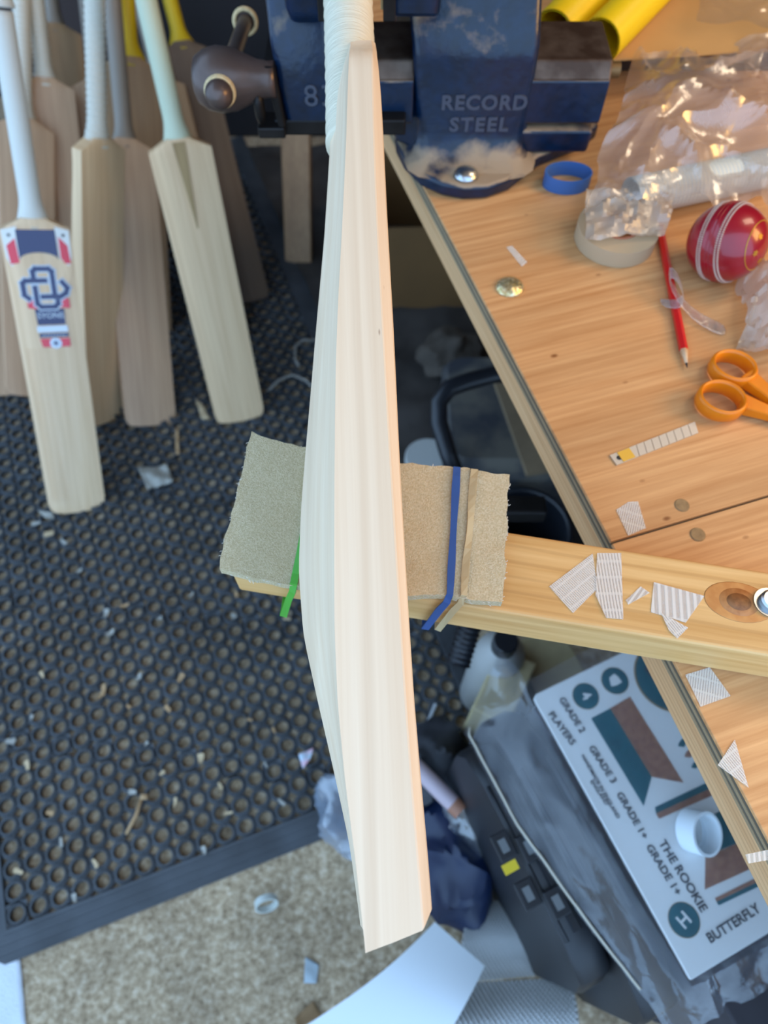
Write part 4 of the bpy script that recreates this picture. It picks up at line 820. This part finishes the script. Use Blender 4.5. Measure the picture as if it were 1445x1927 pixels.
for (x, y) in ((947, 1592), (995, 1594), (993, 1682), (1048, 1698)):
    p = at_z(x, y, .405); M = frame(p, cx_, cyv, (0, 0, 1))
    hb = MB().box((0, 0, .001), (.030, .022, .006), M).build('hinge_block', CASE, case, bevel=.0015); MB().box((0, 0, .0045), (.015, .009, .0015), M).build('hinge_slot', GREYP, hb)
p = at_z(960, 1632, .405); MB().box((0, 0, .0015), (.011, .018, .001), frame(p, cx_, cyv, (0, 0, 1))).build('yellow_label', YEL, case)
p = at_z(1115, 1722, .408); MB().box((0, 0, .004), (.035, .020, .010), frame(p, cx_, cyv, (0, 0, 1))).build('latch', CASE, case, bevel=.002)
p = at_z(1165, 1865, .2); b = MB(); q0 = cpnt(LC*.1, .13, 0)
# low dark box that carries the sheet's far side
DBOX = solid('dark_carton', (52, 50, 56), .8, var=.15)
b = MB(); b.add([cpnt(u, w_, z) for z in (0, ZB-.0065) for u, w_ in ((.0, .105), (LC+.10, .105), (LC+.10, .40), (.0, .40))], [(3, 2, 1, 0), (4, 5, 6, 7), (0, 1, 5, 4), (1, 2, 6, 5), (2, 3, 7, 6), (3, 0, 4, 7)]); b.build('dark_carton', DBOX, label='dark carton carrying the sticker sheet under the bench', cat='box', bevel=.003)
# white curved sheet, bubble wrap, navy bag, dowel
PAP = solid('paper_white', (200, 206, 210), .4)
Pp = [at_z(700, 1762, .15), at_z(832, 1738, .15), at_z(912, 1822, .15), at_z(822, 1960, .13), at_z(575, 1925, .13)]
def pap(u, v):
    top = lerp(at_z(720, 1790, .16), at_z(818, 1738, .155), u); bot = lerp(at_z(575, 1925, .125), at_z(790, 2010, .12), u)
    if u > .5: top = lerp(lerp(at_z(720, 1790, .16), at_z(818, 1738, .155), .5), at_z(910, 1818, .15), (u-.5)*2)
    p = lerp(top, bot, v); return p+V((0, 0, .018*math.sin(math.pi*v)*(1-.3*u)+.004*math.sin(u*5)))
def pap(u, v):
    # quad with a gentle cylinder bend
    a, b_, c_, d_ = at_z(690, 1800, .150), at_z(818, 1735, .155), at_z(912, 1818, .150), at_z(815, 1990, .135); e_ = at_z(560, 1940, .130)
    top = lerp(b_, c_, u); bot = lerp(e_, d_, u); p = lerp(top, bot, v)
    return p+V((-.012*math.sin(math.pi*v)*(1-u)*-1, 0, .02*math.sin(math.pi*v)))
MB().grid(pap, 20, 20, .0008).build('paper_sheet', PAP, label='curved white paper sheet below the bat toe', cat='paper', smooth='angle')
BUB = film('bubble_film', (206, 208, 208), haze=.50, gloss=.25, rough=.2, nscale=60, nstr=.3)
wrap = thing('bubble_wrap', 'folded bubble wrap lying beside the white sheet', 'bubble wrap', at_z(960, 1850, 0))
def bubs(c4, zb, fold, name):
    Q = [at_z(x, y, zb) for x, y in c4]
    def fn(u, v): p = lerp(lerp(Q[0], Q[1], u), lerp(Q[3], Q[2], u), v); return p+V((0, 0, fold*math.sin(math.pi*v)*(1+.2*noise.noise(p*12))))
    MB().grid(fn, 24, 24, .002).build('film_layer', BUB, wrap, smooth='angle')
    b = MB(); nn = 26
    for i in range(nn):
        for j in range(nn):
            p = fn((i+.5+.5*(j % 2))/(nn+.5), (j+.5)/nn)
            b.lathe([(.0036, 0), (.003, .002), (.0001, .003)], 7, Matrix.Translation(p))
    b.build('bubbles', BUB, wrap, smooth=True, kind='stuff')
bubs([(880, 1700), (1010, 1690), (1060, 1830), (850, 1850)], .05, .03, 'a')
bubs([(850, 1852), (1075, 1840), (1085, 1990), (780, 1990)], .075, .03, 'b')
def blob(name, label, cat, c, r, mat, amp, freq, sc=(1, 1, 1), rot=0, parent=None, seed=0):
    b = MB(); rings = []; M = Matrix.Translation(c) @ Matrix.Rotation(rot, 4, 'Z') @ Matrix.Diagonal((sc[0], sc[1], sc[2], 1))
    b.lathe([(.0001, -r)]+[(r*math.cos(math.radians(a)), r*math.sin(math.radians(a))) for a in range(-80, 81, 8)]+[(.0001, r)], 40, M)
    for i, p in enumerate(b.v):
        n_ = (p-c).normalized(); q = p*freq+V((seed, 0, 0)); b.v[i] = p+n_*amp*((1-abs(noise.noise(q)))**2*1.4-.8+.4*noise.noise(q*2.2)); b.v[i].z = max(b.v[i].z, .001)
    return b.build(name, mat, label=label, cat=cat, smooth='angle', angle=28)
NVB = solid('navy_bag', (18, 34, 66), .42, var=.25, vscale=12); CLB = film('pale_bag_film', (190, 206, 226), haze=.42, gloss=.2, rough=.2, nscale=14, nstr=.5)
blob('navy_bag', 'crumpled navy blue plastic bag right of the bat toe', 'bag', at_z(845, 1615, .065), .064, NVB, .018, 16, (.95, 1.6, .95), .3)
blob('plastic_bag', 'translucent bluish bag lump left of the bat on the floor', 'plastic bag', at_z(655, 1530, .045), .055, CLB, .014, 18, (.9, 1.3, .8), .2, seed=3)
bag('plastic_bag', 'clear plastic bag draped over the navy bag', [(800, 1560), (960, 1700), (940, 1530), (820, 1460)], [.06, .05, .08, .09], CLR, .014, n=24, freq=20, mid=.06, floor_z=.03)
b = MB(); d0 = at_z(760, 1420, .18); d1 = at_z(868, 1528, .18)
dow = thing('dowel', 'pinkish dowel with brown end poking from under the bat', 'dowel', Matrix.Translation(lerp(d0, d1, .5)))
MB().tube([d0, lerp(d0, d1, .86)], .013, 16).build('shaft', solid('dowel_pink', (176, 158, 164), .5), dow, smooth='angle'); MB().tube([lerp(d0, d1, .86), d1], .0132, 16).build('end_band', solid('dowel_brown', (150, 104, 82), .6), dow, smooth='angle')
blob('bag_heap', 'dark grey crumpled bag under the dowel', 'bag', at_z(810, 1440, .08), .075, solid('dark_grey_bag', (44, 46, 52), .6, var=.2), .016, 16, (.7, 1.0, .9), -.5, seed=8)
# ------------------------------------------------------------------ clutter in the shade below the bench
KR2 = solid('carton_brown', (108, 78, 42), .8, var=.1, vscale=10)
def carton(label, c, d, rz, mat=KR2, flap=True, z0=0):
    t = thing('cardboard_box', label, 'box', Matrix.Translation(V((c[0], c[1], z0)))); M = Matrix.Translation((c[0], c[1], z0)) @ Matrix.Rotation(rz, 4, 'Z'); w_, dp, hg = d; th = .005
    for cc, dd in (((0, -dp/2, hg/2), (w_, th, hg)), ((0, dp/2, hg/2), (w_, th, hg)), ((-w_/2, 0, hg/2), (th, dp, hg)), ((w_/2, 0, hg/2), (th, dp, hg)), ((0, 0, th/2), (w_, dp, th))): MB().box(cc, dd, M).build('panel', mat, t)
    if flap: MB().box((0, -dp/2-.03, hg+.012), (w_*.96, .07, .004), M @ Matrix.Translation((0, 0, 0))).build('flap', mat, t)
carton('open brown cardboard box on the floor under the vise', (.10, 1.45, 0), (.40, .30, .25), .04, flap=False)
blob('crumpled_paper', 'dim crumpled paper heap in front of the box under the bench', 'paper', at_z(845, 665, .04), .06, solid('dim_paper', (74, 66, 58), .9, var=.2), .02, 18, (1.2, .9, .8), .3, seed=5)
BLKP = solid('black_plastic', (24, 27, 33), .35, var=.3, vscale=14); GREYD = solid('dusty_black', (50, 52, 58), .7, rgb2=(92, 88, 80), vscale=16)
tb = thing('tool_caddy', 'black plastic tool caddy with hoop handle under the bench', 'tool caddy', Matrix.Translation(at_z(930, 860, 0)))
cz = at_z(915, 870, .30); 
hoop = [at_z(x, y, z) for x, y, z in ((862, 905, .26), (842, 850, .31), (826, 795, .34), (826, 758, .36), (845, 730, .37), (880, 718, .37), (930, 705, .37), (985, 700, .36))]
b = MB(); b.tube(hoop, .0155, 14, flat=.8); b.build('hoop_handle', BLKP, tb, smooth=True)
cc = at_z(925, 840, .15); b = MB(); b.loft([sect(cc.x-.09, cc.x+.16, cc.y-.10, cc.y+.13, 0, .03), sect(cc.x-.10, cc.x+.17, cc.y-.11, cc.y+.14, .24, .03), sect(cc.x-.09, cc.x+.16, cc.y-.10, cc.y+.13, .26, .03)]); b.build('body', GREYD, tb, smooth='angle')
# black round pail
c = at_z(990, 985, .22); pail = thing('pail', 'glossy black pail partly behind the beam', 'pail', Matrix.Translation(V((c.x, c.y, 0))))
b = MB(); M = Matrix.Translation(V((c.x, c.y, 0))); b.lathe([(.0001, .0), (.065, 0), (.08, .20), (.076, .20), (.062, .01), (.0001, .01)], 32, M, cap=False); b.build('wall', BLKP, pail, smooth='angle')
b = MB(); torus(b, M @ Matrix.Translation((0, 0, .20)), .080, .006, 40, 8); b.build('rim', BLKP, pail, smooth=True)
# white tub, bottle, ribbed handle, cream blocks
WP = solid('white_plastic', (168, 168, 164), .4)
Po = [at_z(x, y, .278) for x, y in ((925, 702), (975, 690), (1060, 880), (992, 890))]
b = MB(); b.add(Po+[q-V((0, 0, .012)) for q in Po], [(3, 2, 1, 0), (4, 5, 6, 7), (0, 1, 5, 4), (1, 2, 6, 5), (2, 3, 7, 6), (3, 0, 4, 7)]); b.build('board_offcut', solid('offcut_tan', (120, 102, 78), .8, var=.1), label='tan board offcut lying on the black tool caddy', cat='board')
c = at_z(805, 862, .1); tub = thing('white_tub', 'white plastic tub beside the black caddy handle', 'tub', Matrix.Translation(V((c.x, c.y, 0)))); M = Matrix.Translation(V((c.x, c.y, 0)))
b = MB(); b.lathe([(.0001, 0), (.040, 0), (.044, .09), (.0001, .09)], 28, M); b.build('body', WP, tub, smooth='angle'); b = MB(); b.lathe([(.0001, .09), (.047, .09), (.047, .102), (.044, .105), (.0001, .105)], 28, M); b.build('lid', WP, tub, smooth='angle')
c = at_z(948, 1215, .28); bot = thing('white_bottle', 'white plastic bottle standing below the beam', 'bottle', Matrix.Translation(V((c.x, c.y, 0)))); M = Matrix.Translation(V((c.x, c.y, 0)))
b = MB(); b.lathe([(.0001, 0), (.038, 0), (.041, .01), (.041, .22), (.036, .25), (.018, .272), (.015, .275), (.0001, .275)], 30, M); b.build('body', WP, bot, smooth='angle'); b = MB(); b.lathe([(.0001, .274), (.019, .274), (.019, .30), (.017, .302), (.0001, .302)], 22, M); b.build('cap', BLKP, bot, smooth='angle')
h0 = at_z(893, 1148, .42); h1 = at_z(862, 1248, .38)
hm = thing('hand_tool', 'black ribbed tool handle hanging below the beam', 'tool', Matrix.Translation(lerp(h0, h1, .5)))
n_ = 40; b = MB(); pth = [lerp(h0, h1, k/n_) for k in range(n_+1)]; b.tube(pth, [.0155+.0012*math.sin(k*1.6)+(.001*sst(.85, 1, k/n_)) for k in range(n_+1)], 18); b.build('grip', BLKP, hm, smooth='angle')
b = MB(); b.tube([h0+(h0-h1).normalized()*.12+V((0, 0, .02)), h0], .008, 12); b.build('shaft', DARKM, hm, smooth='angle')
b = MB(); hc = h0+(h0-h1).normalized()*.13+V((0, 0, .02)); b.box(hc, (.10, .026, .026)); b.build('head', DARKM, hm, bevel=.003)
CRM = solid('cream_block', (176, 162, 124), .8, var=.1)
for (x, y, z, d, rz, lb) in ((950, 1290, .24, (.06, .11, .24), -.5, 'cream foam block standing below the beam beside the bottle'), (1035, 1245, .2, (.09, .10, .2), .4, 'cream foam block under the clear bag corner')):
    p = at_z(x, y, z); MB().box((0, 0, z/2), d[:2]+(z,), Matrix.Translation(V((p.x, p.y, 0))) @ Matrix.Rotation(rz, 4, 'Z')).build('foam_block', CRM, label=lb, cat='foam block', bevel=.004)
ROD = solid('white_rod', (178, 182, 186), .4)
for k, (a_, b_, lb) in enumerate((((795, 1385), (820, 1325), 'thin white rod lying right of the bat on the mat'), ((876, 1300), (900, 1340), 'thin grey rod leaning by the cream foam block'), ((830, 1400), (862, 1392), 'short white peg near the hard case'))):
    q0, q1 = at_z(*a_, .02), at_z(*b_, .02); MB().tube([q0, q1], .0035, 10).build('rod', ROD, label=lb, cat='rod', smooth='angle')
STR = solid('string_white', (150, 146, 138), .9)
b = MB(); b.tube([at_z(x, y, .016) for x, y in ((595, 640), (570, 640), (556, 652), (555, 675), (563, 690))], .003, 8); b.build('cord', STR, label='looped pale cord on the dark mat left of the bat', cat='cord', smooth=True)
b = MB(); b.tube([at_z(x, y, .016) for x, y in ((505, 735), (525, 715), (550, 705), (575, 715), (590, 730))], .003, 8); b.build('cord', STR, label='pale cord squiggle on the mat above the felt', cat='cord', smooth=True)

# dark cloth sheet added to deepen the shade on the floor under the bench
DS = solid('darkening_sheet', (44, 38, 34), .9, rgb2=(66, 60, 56), vscale=9)
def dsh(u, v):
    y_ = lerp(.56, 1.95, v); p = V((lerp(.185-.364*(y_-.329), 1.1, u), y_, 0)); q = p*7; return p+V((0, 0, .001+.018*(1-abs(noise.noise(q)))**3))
MB().grid(dsh, 60, 60).build('darkening_sheet', DS, label='dark rumpled dust sheet added to darken the floor under the bench', cat='dust sheet', smooth=True)
